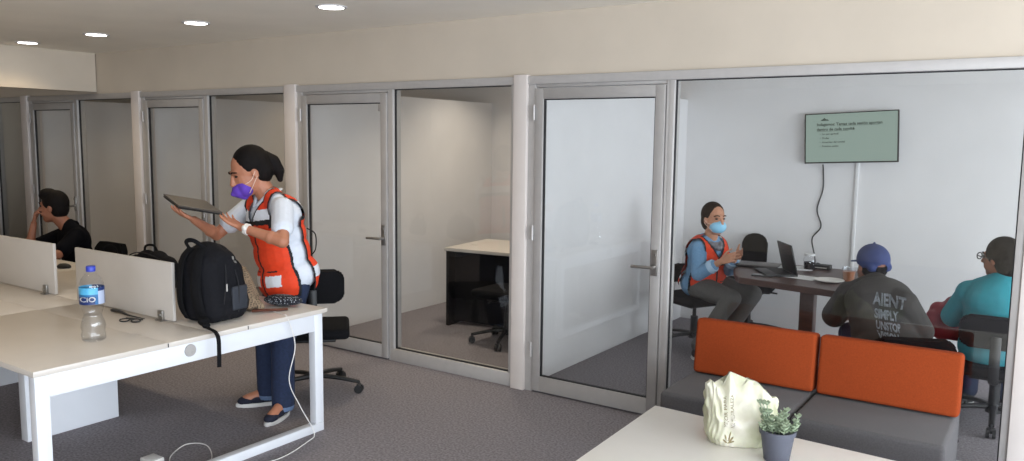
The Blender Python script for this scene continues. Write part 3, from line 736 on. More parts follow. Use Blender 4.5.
ph = thing('mobile_phone', 'black mobile phone lying in front of the open laptop', 'phone', (-1.74, 5.93, MT))
T = basis((-1.76, 5.885, MT), V((.98, .15, 0)), V((-.15, .98, 0)))
bm = B(); box(bm, -.075, .075, -.037, .037, 0, .009, .003, T=T); obj('phone_body', bm, M_BPL, ph, ang=24)
bm = B(); box(bm, -.070, .070, -.033, .033, .0091, .0098, T=T); obj('phone_screen', bm, mat('dark_screen', '#101217', .15), ph)
bm = B(); lathe(bm, [(0, .006), (.055, .006), (.085, .016), (.10, .020), (.10, .023), (.083, .020), (.054, .011), (0, .011)], (-1.30, 5.93, MT-.005), 36, close=False); tag(obj('plate', bm, M_PLATE), 'white round plate near the front edge of the meeting table', 'plate')
# jar with dark contents
jr = thing('glass_jar', 'clear glass jar with dark contents behind the open laptop', 'jar', (-1.56, 6.42, MT))
bm = B(); lathe(bm, [(.0, .001), (.040, .001), (.045, .01), (.046, .085), (.036, .10), (.037, .112)], (-1.56, 6.42, MT), 28, close=False); obj('jar_body', bm, M_PET, jr)
bm = B(); lathe(bm, [(.039, .004), (.041, .06)], (-1.56, 6.42, MT), 24); obj('contents', bm, M_DARKP, jr)
bm = B(); lathe(bm, [(.036, .108), (.040, .110), (.040, .124), (0, .126)], (-1.56, 6.42, MT), 24, close=False); obj('lid', bm, M_PVC, jr)
bx3 = thing('cable_box', 'small black device at the back of the table under the cord', 'device', (-1.50, 6.50, MT))
bm = B(); box(bm, -1.58, -1.42, 6.46, 6.55, MT, MT+.035, .005); obj('device_case', bm, M_BPL, bx3, ang=24)
bm = B(); box(bm, -1.56, -1.44, 6.458, 6.46, MT+.012, MT+.02); obj('port_strip', bm, M_SILV, bx3)
# cup of tea-coloured drink, second glass
for cx, cy, lab_, h, m3 in ((-1.19, 6.02, 'glass tumbler with brown drink beside the plate', .105, mat('amber_drink', '#a5673f', .3)), (-1.12, 6.17, 'pale cup just behind the tumbler of brown drink', .09, mat('pale_drink', '#c59a7c', .4))):
    cp = thing('tumbler', lab_, 'cup', (cx, cy, MT))
    bm = B(); lathe(bm, [(0, .001), (.038, .001), (.048, h), (.0465, h), (.037, .004)], (cx, cy, MT), 26, close=False); obj('glass_wall', bm, M_PET, cp)
    bm = B(); lathe(bm, [(.036, .006), (.043, h*.72)], (cx, cy, MT), 24); obj('drink', bm, m3, cp)

# television
tv = thing('television', 'wall-mounted flat television showing a pale green slide', 'television', (-1.50, YB-.09, 1.77))
TV = basis((-1.498, YB-.085, 1.772), (1, 0, .045), (-.045, 0, 1))      # hangs slightly crooked
def tvb(bmm, *a, **k): box(bmm, *a, T=TV, **k)
bm = B()   # local z of TV basis = x cross y = -Y direction (towards the viewer)
tvb(bm, -.375, .375, -.215, .215, -.03, .0, bev=.004); obj('cabinet', bm, M_BPL, tv, ang=24)
bm = B(); tvb(bm, -.375, -.366, -.215, .215, 0, .006); tvb(bm, .366, .375, -.215, .215, 0, .006); tvb(bm, -.366, .366, .207, .215, 0, .006); tvb(bm, -.366, .366, -.215, -.203, 0, .006); obj('bezel', bm, M_BPL, tv, smooth=False)
bm = B(); tvb(bm, -.366, .366, -.203, .207, 0, .0015)
scn = obj('display', bm, emis('slide_green', '#94a8a0', .85), tv, smooth=False)
bm = B(); tvb(bm, -.1, .1, -.09, .09, -.083, -.03); obj('wall_mount', bm, M_BPL, tv, smooth=False)
M_TXT = emis('slide_text', '#3f5249', .6)
M_MARK = emis('slide_mark', '#3d5249', .6)
def tvtext(body_, x, y, s, bold=0, mm=M_TXT):
    return obj('slide_lettering', text_mesh(body_, s, TV @ Matrix.Translation((x, y, .0022)), thick=.0002, bold=bold), mm, scn, smooth=False)
tvtext('Indagamos: Temas cada sesión aportan', -.275, .108, .0335, .0012); tvtext('dentro de cada comité', -.275, .066, .0335, .0012)
for k, s in enumerate(('Lo que aprendí', 'Dudas', 'Acuerdos del comité', 'Próxima sesión')):
    tvtext('•  '+s, -.25, .030-.035*k, .022, .0006)
bm = B()
for x0, x1, y in ((-.10, .225, .102), (-.275, -.015, .060)): tvb(bm, x0, x1, y-.001, y+.0015, .0018, .0024)
obj('slide_underline', bm, M_TXT, scn, smooth=False)
bm = B(); prism(bm, [(-.245, .150), (-.175, .150), (-.182, .160), (-.200, .164), (-.212, .176), (-.225, .165), (-.235, .160)], .0018, .0024, T=TV); obj('slide_logo', bm, M_MARK, scn, smooth=False)
bm = B(); tube(bm, [(-1.72, YB-.04, 1.535), (-1.72, YB-.015, 1.48), (-1.715, YB-.012, 1.32), (-1.755, YB-.012, 1.14), (-1.715, YB-.012, .99), (-1.78, YB-.03, .88), (-1.70, YB-.25, .76), (-1.60, 6.8, .70), (-1.56, 6.66, .765), (-1.50, 6.56, MT+.02)], .006, 7, 8)
tag(obj('hanging_wire', bm, M_BPL), 'black cord hanging in waves from the television to the table', 'cord')
bm = B(); box(bm, -1.455, -1.43, YB-.018, YB, .3, 1.56, .002); tag(obj('cable_conduit', bm, M_PVC, ang=24), 'white cable conduit running down the wall below the television', 'conduit')
# wall sockets and cable duct line are hidden behind the table

# ------------------------------------------------------------------ people
def axes(front, up=(0, 0, 1)):
    """columns: left, front, up"""
    u = V(up).normalized(); f = V(front); f = (f-u*f.dot(u)).normalized(); l = u.cross(f)
    return Matrix((l, f, u)).transposed()
def head_prims(bm, c, A, k=1.0, chin=True):
    def p(l, f, u): return c+A @ V((l, f, u))*k
    def E(l, f, u, rl, rf, ru): sph(bm, p(l, f, u), (rl*k, rf*k, ru*k), A, 20, 14)
    E(0, -.012, .025, .074, .094, .095); E(0, .018, -.022, .062, .074, .090); E(0, .045, -.085, .034, .034, .030)
    E(.030, .040, -.045, .030, .036, .035); E(-.030, .040, -.045, .030, .036, .035)
    E(0, .078, .030, .046, .014, .012)
    caps(bm, p(0, .086, .018), p(0, .106, -.024), .0085*k, .0135*k); E(0, .097, -.028, .017, .012, .009)
    E(0, .083, -.052, .022, .013, .006); E(0, .081, -.062, .019, .012, .007)
    for s in (-1, 1): E(s*.074, -.006, -.008, .009, .017, .028)
def hand_prims(bm, w, d, n, t, curl=(.35, .4, .45, .5), L=1.0, thumb=.5, spread=.06):
    """w wrist, d finger direction, n palm normal (palm side), t towards the thumb"""
    w = V(w); d = V(d).normalized(); t = V(t); t = (t-d*t.dot(d)).normalized(); n0 = V(n); n = d.cross(t)
    if n.dot(n0) < 0: n = -n
    offs = (.031, .0105, -.0105, -.030); lens = (.068, .077, .072, .056)
    sph(bm, w+d*.012*L, (.022*L, .017*L, .02*L), Matrix((t, n, d)).transposed())
    for k in range(4):
        o = offs[k]*L; kn = w+d*(.088-(.004 if k == 0 else .012*(k == 3)))*L+t*o
        caps(bm, w+d*.012*L+t*o*.55, kn, .0145*L, .0115*L, 10)
        a = curl[k]; p = kn; dd = (d+t*spread*(1.5-k)).normalized(); ang = a*.9
        for q, sl in enumerate((.45, .30, .25)):
            v = dd*math.cos(ang)+n*math.sin(ang); e = p+v*lens[k]*sl*L
            caps(bm, p, e, (.0092-.0011*q)*L, (.0082-.0011*q)*L, 8); p = e; ang += a*1.15
    p = w+d*.022*L+t*.024*L; v = (d*.62+t*.68+n*.35*thumb).normalized()
    for q, sl in enumerate((.042, .033, .027)):
        e = p+v*sl*L; caps(bm, p, e, (.0135-.002*q)*L, (.0120-.002*q)*L, 8); p = e; v = (v+d*.28+n*.30*thumb-t*.12).normalized()
def torso_prims(bm, J, A, g=0, fem=False, lo=0.0, w=1.0):
    """pelvis, belly, chest and shoulders; g grows everything (clothing)"""
    P, N = J['pel'], J['neck']; f = A.col[1]; l = A.col[0]
    up = (N-P).normalized(); T = axes(A.col[1], up); Ln = (N-P).length
    def E(t, ff, rl, rf, ru, ll=0): sph(bm, P.lerp(N, t)+T.col[1]*ff+T.col[0]*ll, (rl*w+g, rf*w+g, ru+g), T, 22, 14)
    if lo <= 0: E(.02, -.010, .155, .115, .12)
    E(.30, .008, .138, .108, .15); E(.52, .005, .140, .105, .13); E(.74, -.005, .150, .108, .13)
    if fem:
        for s in (-1, 1): E(.66, .075, .062, .055, .062, s*.070)
    for s in ('shL', 'shR'):
        S = J[s]; caps(bm, P.lerp(N, .88), S, .062+g, .054+g)
        caps(bm, N+up*.012, S.lerp(N, .35)+up*.012, .045+g, .040+g)
    return T
def seg(bm, a, b, r1, r2, t0=0, t1=1):
    a, b = V(a), V(b); caps(bm, a.lerp(b, t0), a.lerp(b, t1), r1+(r2-r1)*t0, r1+(r2-r1)*t1)
def person(label, J, face, chest, skin, head_up=(0, 0, 1), fem=False, k=1.0, hands=None, legs=True, vox=.006, w=1.0, hips=None, armr=1.0):
    J = {a: V(b) for a, b in J.items()}
    root = thing('person', label, 'person', (J['pel'].x, J['pel'].y, 0))
    A = axes(chest); H = axes(face, head_up); bm = B()
    head_prims(bm, J['head'], H, k)
    caps(bm, J['neck']-V((0, 0, .02)), J['head']+H @ V((0, -.018, -.06))*k, .054*k, .050*k)
    T = torso_prims(bm, J, A, -.004, fem, w=w)
    for s in 'LR':
        seg(bm, J['sh'+s], J['el'+s], .045*armr, .038*armr); seg(bm, J['el'+s], J['wr'+s], .039*armr, .024)
        m_ = J['el'+s].lerp(J['wr'+s], .28); sph(bm, m_, .040*armr)
        if hands and s in hands: hand_prims(bm, J['wr'+s], *hands[s])
        if legs:
            seg(bm, J['hip'+s], J['knee'+s], .082, .054); seg(bm, J['knee'+s], J['an'+s], .052, .036); sph(bm, J['knee'+s].lerp(J['an'+s], .3), .055)
            seg(bm, J['an'+s], J['toe'+s]*.6+J['an'+s]*.4, .036, .03)
    body = organic('body', bm, skin, root, vox, 3)
    c = J['head']
    for s in (-1, 1):
        bm = B(); sph(bm, c+H @ V((s*.031, .0785, .010))*k, (.0125*k, .008*k, .006*k), H, 12, 8); obj('eye', bm, M_EYE, root)
        bm = B(); tube(bm, [c+H @ V((s*.014, .0935, .030))*k, c+H @ V((s*.032, .090, .036))*k, c+H @ V((s*.052, .073, .029))*k], .0038*k, 6, 4); obj('eyebrow', bm, M_HAIR, root)
    return root, J, A, H, T
def hair_cap(bm, c, H, k=1.0, back=.022, low=0):
    sph(bm, c+H @ V((0, -back-.005, .038))*k, (.083*k, .096*k, .095*k), H, 22, 14)
    sph(bm, c+H @ V((0, -back-.028, -.005-low))*k, (.074*k, .070*k, .085*k), H, 20, 12)
def shoe(root, an, toe, mupper, tongue=None):
    an, toe = V(an), V(toe); d = V((toe.x-an.x, toe.y-an.y, 0)).normalized(); s = V((-d.y, d.x, 0)); z = V((0, 0, 1))
    h = V((an.x, an.y, 0))-d*.055; Lh = .255
    A3 = Matrix((d, s, z)).transposed()
    bm = B()
    sph(bm, h+d*.05+z*.048, (.048, .034, .042), A3); sph(bm, h+d*.12+z*.046, (.075, .037, .040), A3); sph(bm, h+d*.195+z*.036, (.055, .040, .030), A3); sph(bm, h+d*.055+z*.075, (.040, .033, .035), A3)
    for v in bm.verts: v.co.z = max(v.co.z, .016)
    o = organic('shoe', bm, mupper, root, .006, 3)
    bm = B(); pts = []
    for i in range(28):
        t = 2*math.pi*i/28; x = .125+.135*math.cos(t); y = (.040+.006*math.cos(t))*math.sin(t); q = h+d*x+s*y; pts.append((q.x, q.y))
    prism(bm, pts, .0, .024, .005); obj('sole', bm, M_SOLE, o)
    if tongue:
        bm = B(); box(bm, -.022, .022, -.018, .018, -.004, .006, .003, T=basis(h+d*.115+z*.088, s, d*1.0-z*.45)); obj('lace_panel', bm, tongue, o)
def mask(root, c, H, m_, kn95=False, k=1.0, drop=0):
    bm = B()
    if kn95:
        sph(bm, c+H @ V((0, .058, -.052-drop))*k, (.060*k, .045*k, .050*k), H, 22, 14); caps(bm, c+H @ V((0, .075, -.022-drop))*k, c+H @ V((0, .125, -.058-drop))*k, .014*k, .012*k); caps(bm, c+H @ V((0, .122, -.058-drop))*k, c+H @ V((0, .075, -.092-drop))*k, .014*k, .02*k)
        sph(bm, c+H @ V((0, .090, -.056-drop))*k, (.036*k, .036*k, .038*k), H, 18, 12)
    else:
        sph(bm, c+H @ V((0, .050, -.050))*k, (.063*k, .062*k, .052*k), H, 22, 14); sph(bm, c+H @ V((0, .085, -.040))*k, (.034*k, .032*k, .040*k), H)
    o = organic('face_mask', bm, m_, root, .005, 3)
    for s in (-1, 1):
        for z0 in (-.030, -.080):
            bm = B(); tube(bm, [c+H @ V((s*.054, .058, z0-drop))*k, c+H @ V((s*.073, .025, (z0-.02)/2-drop*.5))*k, c+H @ V((s*.083, -.008, .004 if z0 > -.05 else -.022))*k], .0022, 6, 5); obj('ear_loop', bm, M_EAR, o)

def safety_vest(root, J, T, A, hem, band, pocket, w=1.0, side=.105, grow=.022, fem=True, vox=.006, drop_pts=()):
    """orange vest: binding, reflective chest band, pocket bands and zip painted as its own surface pattern"""
    P, N = J['pel'], J['neck']; up = T.col[2]; bm = B()
    torso_prims(bm, J, A, grow, fem, w=w)
    bot = P.lerp(N, hem)
    sph(bm, bot+T.col[1]*.01+up*.10, (.165*w+grow*.5, .125*w+grow*.5, .17), T, 22, 14)
    for a, b_, r_ in drop_pts: caps(bm, V(a), V(b_), r_, r_)
    o = organic('safety_vest', bm, [M_VEST, M_REFL, M_PIPE], root, vox, 4)
    Ln = (N-P).length
    def fn(c, n):
        d = c-P; z = d.dot(up)/Ln; f = d.dot(T.col[1]); l = d.dot(T.col[0]); al = abs(l)
        if z < hem: return None
        if z > .70 and al > .122*w: return None                     # arm holes
        if z > .55 and al > .150*w: return None
        if z > .98 and al < .062: return None                       # neck opening
        if f > 0 and al < .006+max(0, z-.76)*.26 and z > .76: return None    # front V
        if al > side*w+.03 and abs(f) < .050 and z < .72: return None   # open sides
        if z > .66 and (al > .110*w ): return 2
        if al > side*w+.022 and abs(f) < .066 and z < .75: return 2
        if z < hem+.03: return 2
        if z > .955 and al < .074: return 2
        if f > 0 and al < .018+max(0, z-.76)*.26 and z > .76: return 2
        if f > 0 and al < .009: return 2
        if f > -.2 and band[0] < z < band[1]: return 1
        if band[0]-.055 < z <= band[0]: return 2
        if f > 0 and pocket[0] < z < pocket[1] and .03 < al < .15: return 1
        if f > 0 and pocket[1]+.04 < z < pocket[1]+.055 and .04 < al < .12: return 2
        if f < 0 and pocket[0] < z < pocket[1]: return 1
        return 0
    paint(o, fn)
    return o

# --- standing woman holding a laptop
W1 = dict(head=(-4.130, 3.205, 1.505), neck=(-4.085, 3.315, 1.350), shL=(-3.870, 3.235, 1.295), shR=(-4.285, 3.335, 1.280), elL=(-3.69, 3.08, 1.12), wrL=(-3.925, 2.975, 1.195),
          elR=(-4.40, 3.15, 1.10), wrR=(-4.315, 2.935, 1.215), pel=(-4.02, 3.40, .845), hipL=(-3.93, 3.37, .80), hipR=(-4.12, 3.42, .80),
          kneeL=(-3.97, 3.30, .44), kneeR=(-4.20, 3.36, .44), anL=(-3.875, 3.215, .085), anR=(-4.13, 3.31, .085), toeL=(-3.80, 3.0, .02), toeR=(-4.27, 3.13, .02))
root, J, A, H, T = person('standing woman in orange vest and purple mask holding a laptop behind the bench desk', W1, (-.36, -.82, -.42), (-.18, -.98, 0), M_SKIN, (-.16, -.38, .91), True, w=1.30,
                          k=1.20, hands={'L': ((-.93, -.08, .36), (.1, 0, 1), (0, -1, .1), (.12, .15, .2, .22), .98), 'R': ((-.15, -.85, .46), (0, .1, 1), (-1, .1, .1), (.12, .15, .2, .22), .98)}, vox=.005)
bm = B(); torso_prims(bm, J, A, .010, True, w=1.30)
for s in 'LR': seg(bm, J['sh'+s], J['el'+s], .066, .064, 0, .62)
sh = organic('polo_shirt', bm, M_WHITE, root, .006, 3)
paint(sh, lambda c, n: None if (c-J['neck']).length < .066 and c.z > 1.33 else 0)
bm = B(); u = V((0, 0, 1))
for s in (-1, 1): tube(bm, [J['neck']+A @ V((s*.02, -.062, .045)), J['neck']+A @ V((s*.068, -.02, .040)), J['neck']+A @ V((s*.055, .055, .005)), J['neck']+A @ V((s*.016, .095, -.055))], .018, 8, 6, flat=.35)
obj('collar', bm, M_WHITE, sh)
safety_vest(root, J, T, A, -.22, (.765, .885), (-.05, .085), w=1.33, vox=.006, drop_pts=[(J['pel']+A @ V((x, .055, -.06)), J['pel']+A @ V((x*.8, .05, .2)), .085) for x in (-.10, -.03, .05, .11)])
bm = B()
sph(bm, J['pel']-V((0, 0, .01)), (.165, .125, .13), A)
for s in 'LR': seg(bm, J['hip'+s], J['knee'+s], .098, .073); seg(bm, J['knee'+s], J['an'+s]-V((0, 0, .01)), .074, .070)
jn = organic('jeans', bm, [M_JEAN, M_JEANL], root, .007, 4)
paint(jn, lambda c, n: None if c.z < .045 else (1 if c.z < .075 else 0))
shoe(root, J['anL'], J['toeL'], M_SHOE, mat('salmon_lace', '#c06a60', .8)); shoe(root, J['anR'], J['toeR'], M_SHOE)
bm = B(); c = J['head']; hair_cap(bm, c, H, 1.20)
sph(bm, c+H @ V((0, -.115, .045)), (.040, .040, .042), H)
for a, b_, r1, r3 in (((0, -.125, .045), (.012, -.155, .0), .038, .042), ((.012, -.155, .0), (.02, -.160, -.065), .042, .036), ((.02, -.160, -.065), (.02, -.145, -.12), .036, .018)): caps(bm, c+H @ V(a), c+H @ V(b_), r1, r3)
organic('hair', bm, M_HAIR, root, .006, 3)
mask(root, c, H, M_PURP, True, 1.20, .010)
# wrist band and black shoulder strap at her back
wp = J['elL'].lerp(J['wrL'], .86); dd = (J['wrL']-J['elL']).normalized()
bm = B(); cone(bm, wp-dd*.012, wp+dd*.012, .034, .033, 20, cap=True); wbnd = obj('wristwatch', bm, M_PLATE, root)
bm = B(); o_ = wp+V((.02, -.035, .010)); sph(bm, o_, (.018, .010, .018)); obj('watch_face', bm, M_PLATE, wbnd)
bm = B(); tube(bm, [J['pel']+A @ V((.06, -.10, .30)), J['pel']+A @ V((.085, -.145, .26)), J['pel']+A @ V((.09, -.14, .16)), J['pel']+A @ V((.06, -.10, .11))], .010, 8, 6, flat=.4); obj('vest_strap', bm, M_PIPE, root)

# her laptop
lp = thing('laptop', 'thin grey laptop held up in the hands of the standing woman', 'laptop', (-4.34, 2.95, 1.30))
LA, LB, LC = V((-4.60, 2.92, 1.352)), V((-4.38, 3.06, 1.315)), V((-4.06, 2.95, 1.268))
e1 = (LA-LB); e2 = (LC-LB); LD = LA+e2; nn = e1.cross(e2).normalized()
if nn.z < 0: nn = -nn
def slab(bm, a, b_, c_, d_, n_, t): add(bm, [a, b_, c_, d_, a+n_*t, b_+n_*t, c_+n_*t, d_+n_*t], [(0, 1, 2, 3), (4, 5, 6, 7), (0, 1, 5, 4), (1, 2, 6, 5), (2, 3, 7, 6), (3, 0, 4, 7)])
bm = B(); slab(bm, LA, LB, LC, LD, nn, .009); obj('lid', bm, M_LAPT, lp, smooth=False)
dn_ = nn*-.012; bm = B(); slab(bm, LA+dn_, LB-nn*.010, LC-nn*.010, LD+dn_, nn, .008); obj('keyboard_base', bm, M_BPL, lp, smooth=False)
bm = B(); cone(bm, LB+e2*.03-nn*.001, LC-e2*.03-nn*.001, .0085, .0085, 10); obj('hinge', bm, M_SILV, lp)
# chair behind her
office_chair('black office chair behind the standing woman, its backrest at her side', -4.095, 3.676, R(226), back_z=.655, bh=.215, bw=.40)

# --- man seated far along the bench
M1 = dict(head=(-6.93, 3.40, 1.115), neck=(-6.84, 3.48, .945), shL=(-6.665, 3.44, .885), shR=(-7.00, 3.53, .875), elL=(-6.55, 3.22, .765), wrL=(-6.72, 3.03, .775), elR=(-7.00, 3.22, .775), wrR=(-7.005, 3.27, .985),
          pel=(-6.84, 3.58, .50), hipL=(-6.76, 3.54, .50), hipR=(-6.94, 3.56, .50), kneeL=(-6.78, 3.14, .50), kneeR=(-6.98, 3.14, .50), anL=(-6.78, 3.12, .09), anR=(-6.98, 3.12, .09), toeL=(-6.78, 2.98, .02), toeR=(-6.98, 2.98, .02))
root, J, A, H, T = person('man in a black polo shirt seated at the bench desk, hand held to his mouth', M1, (-.80, -.60, -.12), (-.25, -.97, 0), M_SKIN3, k=1.12,
                          hands={'L': ((-.5, -.8, 0), (0, 0, -1), (-.8, .5, .1), (.2, .25, .3, .3), 1), 'R': ((.10, .10, .75), (.7, .6, 0), (-.3, .3, .6), (.6, .7, .7, .7), 1)})
bm = B(); torso_prims(bm, J, A, .018)
for s in 'LR': seg(bm, J['sh'+s], J['el'+s], .070, .062, 0, .75)
for s in (-1, 1): caps(bm, J['neck']+A @ V((s*.04, -.03, .03)), J['neck']+A @ V((s*.03, .05, -.02)), .032, .024)
organic('polo_shirt', bm, M_NAVY, root, .008, 4)
bm = B(); sph(bm, J['pel'], (.17, .13, .12), A)
for s in 'LR': seg(bm, J['hip'+s], J['knee'+s], .09, .07); seg(bm, J['knee'+s], J['an'+s], .07, .055)
organic('trousers', bm, M_JEAN, root, .009, 3)
shoe(root, J['anL'], J['toeL'], M_SHOE); shoe(root, J['anR'], J['toeR'], M_SHOE)
bm = B(); c = J['head']; hair_cap(bm, c, H, 1.10, back=.012); caps(bm, c+H @ V((.03, .07, .10)), c+H @ V((-.04, .085, .10)), .033, .03); sph(bm, c+H @ V((0, .04, .11)), (.075, .07, .05), H)
organic('hair', bm, M_HAIR, root, .007, 3)
office_chair('black office chair under the man at the far end of the bench', -6.86, 3.62, R(0), back_z=.58, bh=.20)

# --- seated woman in the meeting room
W2 = dict(head=(-2.285, 6.28, 1.100), neck=(-2.335, 6.33, .925), shR=(-2.375, 6.20, .865), shL=(-2.30, 6.47, .865), elR=(-2.325, 6.08, .675), wrR=(-2.13, 6.045, .80), elL=(-2.20, 6.44, .68), wrL=(-2.08, 6.21, .82),
          pel=(-2.42, 6.40, .54), hipR=(-2.40, 6.30, .53), hipL=(-2.38, 6.49, .53), kneeR=(-2.06, 6.12, .50), kneeL=(-1.99, 6.42, .50), anR=(-2.28, 6.00, .12), anL=(-2.20, 6.34, .10), toeR=(-2.15, 5.95, .03), toeL=(-2.06, 6.28, .02))
root, J, A, H, T = person('seated woman in orange vest, denim shirt and light blue mask in the meeting room', W2, (.80, -.60, -.10), (.85, -.45, 0), M_SKIN2, fem=True, k=1.08, w=1.12,
                          hands={'R': ((.9, -.15, .42), (-.2, .9, .2), (.2, .2, .9), (.15, .2, .25, .3), .95), 'L': ((.75, -.55, .35), (-.5, -.8, .1), (.1, .2, .9), (.25, .3, .3, .35), .95)})
bm = B(); torso_prims(bm, J, A, .012, True, w=1.12)
for s in 'LR': seg(bm, J['sh'+s], J['el'+s], .066, .058); seg(bm, J['el'+s], J['wr'+s], .057, .043, 0, .62)
for s in (-1, 1): caps(bm, J['neck']+A @ V((s*.05, -.03, .03)), J['neck']+A @ V((s*.045, .07, -.02)), .026, .020)
sh = organic('denim_shirt', bm, M_CHAMB, root, .008, 3)
for s in 'LR':
    bm = B(); a = J['el'+s].lerp(J['wr'+s], .52); b_ = J['el'+s].lerp(J['wr'+s], .70); cone(bm, a, b_, .056, .050, 18); obj('cuff', bm, M_CHAMBL, sh)
safety_vest(root, J, T, A, -.02, (.63, .72), (.10, .17), w=1.16, vox=.008, grow=.026)
bm = B(); sph(bm, J['neck']+A @ V((0, .06, -.05)), (.05, .035, .045), A); tube(bm, [J['neck']+A @ V((-.06, -.03, .0)), J['neck']+A @ V((-.05, .07, -.02)), J['neck']+A @ V((.0, .115, -.06)), J['neck']+A @ V((.05, .07, -.02)), J['neck']+A @ V((.06, -.03, 0))], .022, 8, 6)
organic('scarf', bm, mat('grey_scarf', '#77747a', .9, var=.35, scale=60), root, .008, 2)
bm = B(); sph(bm, J['pel']-V((0, 0, .0)), (.175, .14, .12), A)
for s in 'LR': seg(bm, J['hip'+s], J['knee'+s], .102, .075); seg(bm, J['knee'+s], J['an'+s], .074, .052)
organic('trousers', bm, M_GREYP, root, .008, 4)
shoe(root, J['anR'], J['toeR'], M_BPL); shoe(root, J['anL'], J['toeL'], M_BPL)
bm = B(); c = J['head']; hair_cap(bm, c, H, 1.08, low=.01); sph(bm, c+H @ V((0, -.10, -.03)), (.045, .04, .045), H); organic('hair', bm, M_HAIR2, root, .006, 3)
mask(root, c, H, M_MASK, k=1.08)
bm = B(); tube(bm, [J['pel']+A @ V((-.13, -.14, .16)), J['pel']+A @ V((-.16, -.20, .12)), J['pel']+A @ V((-.15, -.21, .0)), J['pel']+A @ V((-.14, -.20, -.06))], .016, 8, 6, flat=.4); obj('vest_strap', bm, M_PIPE, root)
office_chair('black office chair under the seated woman in the orange vest', -2.47, 6.40, R(62), seat_h=.455, back_z=.52, bh=.15, bw=.30)
office_chair('empty black office chair against the back wall behind the meeting table', -2.22, 7.03, R(8), seat_h=.50, back_z=.56, bh=.34, bw=.22)
office_chair('black office chair at the desk inside the middle glass office', -3.80, 5.55, R(-90), back_z=.56, bh=.3)

# --- man with a blue cap, seen from behind
M2 = dict(head=(-.935, 5.40, .965), neck=(-.885, 5.30, .855), shL=(-1.045, 5.34, .775), shR=(-.705, 5.16, .785), elL=(-1.165, 5.42, .58), wrL=(-1.06, 5.62, .60), elR=(-.60, 5.25, .58), wrR=(-.72, 5.46, .60),
          pel=(-.76, 5.07, .50), hipL=(-.86, 5.14, .49), hipR=(-.67, 5.04, .49), kneeL=(-1.05, 5.46, .50), kneeR=(-.83, 5.44, .50), anL=(-1.0, 5.40, .10), anR=(-.80, 5.36, .10), toeL=(-1.08, 5.54, .02), toeR=(-.88, 5.50, .02))
root, J, A, H, T = person('man in a blue baseball cap and faded black printed shirt, seen from behind', M2, (-.66, .74, -.10), (-.42, .9, 0), M_SKIN3, k=1.04, w=1.15,
                          hands={'L': ((.55, .75, .2), (.8, -.4, 0), (.2, .2, .9), (.5, .55, .6, .6), 1), 'R': ((-.75, .6, .2), (-.4, -.8, 0), (.2, .2, .9), (.5, .55, .6, .6), 1)})
bm = B(); torso_prims(bm, J, A, .030, w=1.15)
for s in 'LR': seg(bm, J['sh'+s], J['el'+s], .082, .080, 0, .80)
bm_shirt = organic('printed_shirt', bm, M_TSH, root, .008, 5)
bdir = V((-.42, .9, 0)).normalized(); rv = V((.9, .42, 0)).normalized()
Pm = J['pel'].lerp(J['neck'], .84)
for k_, (tx, sz, dz, b0) in enumerate((('AIENT', .086, .005, .003), ('SIMPLY', .060, -.065, .0025), ('UNSTOP', .050, -.120, .002), ('VISION', .050, -.170, .002), ('LINDOR', .052, -.225, .002))):
    M4 = basis(Pm-bdir*.3+rv*-.075+V((0, 0, dz-.02)), rv+V((0, 0, -.10)), V((0, 0, 1))+rv*.10) @ Matrix.Diagonal((.66, 1.12, 1, 1))
    tb = text_mesh(tx, sz, M4, thick=.0002, bold=b0); bmesh.ops.subdivide_edges(tb, edges=tb.edges, cuts=1)
    project(tb, bm_shirt, bdir, .003); obj('printed_lettering', tb, mat('worn_print', '#8e9298', .9, var=.45, scale=45), bm_shirt, smooth=False)
bm = B(); sph(bm, J['pel'], (.18, .14, .12), A)
for s in 'LR': seg(bm, J['hip'+s], J['knee'+s], .095, .075); seg(bm, J['knee'+s], J['an'+s], .07, .055)
organic('trousers', bm, M_JEAN, root, .009, 3)
shoe(root, J['anL'], J['toeL'], M_BPL); shoe(root, J['anR'], J['toeR'], M_BPL)
bm = B(); c = J['head']; sph(bm, c+H @ V((0, -.03, -.01)), (.080, .080, .075), H); organic('hair', bm, M_HAIR, root, .008, 2)
bm = B(); sph(bm, c+H @ V((0, -.012, .040)), (.094, .112, .098), H, 24, 16); caps(bm, c+H @ V((-.05, -.08, .0)), c+H @ V((.05, -.08, .0)), .03, .03)
cp = organic('baseball_cap', bm, M_CAP, root, .006, 3); lo = H @ V((0, .12, 1)).normalized()
paint(cp, lambda q, n: None if (q-c).dot(H.col[2]) < (.006 if (q-c).dot(H.col[1]) > .0 else -.030) else (None if ((q-c-H @ V((0, -.11, -.012))).length < .036) else 0))
bm = B(); vs = []
for z in (0, .006):
    for i in range(13):
        t = math.pi*i/12; vs.append(c+H @ V((.078*math.cos(t), .075+.105*math.sin(t), .022+z-.018*math.sin(t)-.010*abs(math.cos(t)))))
add(bm, vs, [tuple(range(13)), tuple(range(13, 26))]+[(i, i+1, 14+i, 13+i) for i in range(12)]+[(0, 12, 25, 13)])
obj('visor', bm, M_CAP, cp)
bm = B(); sph(bm, c+H @ V((0, -.012, .140)), .008); obj('cap_button', bm, M_CAP, cp)
office_chair('black office chair under the man in the blue cap, behind the sofa', -.70, 5.12, R(205), seat_h=.42, back_z=.44, bh=.20, bw=.44)

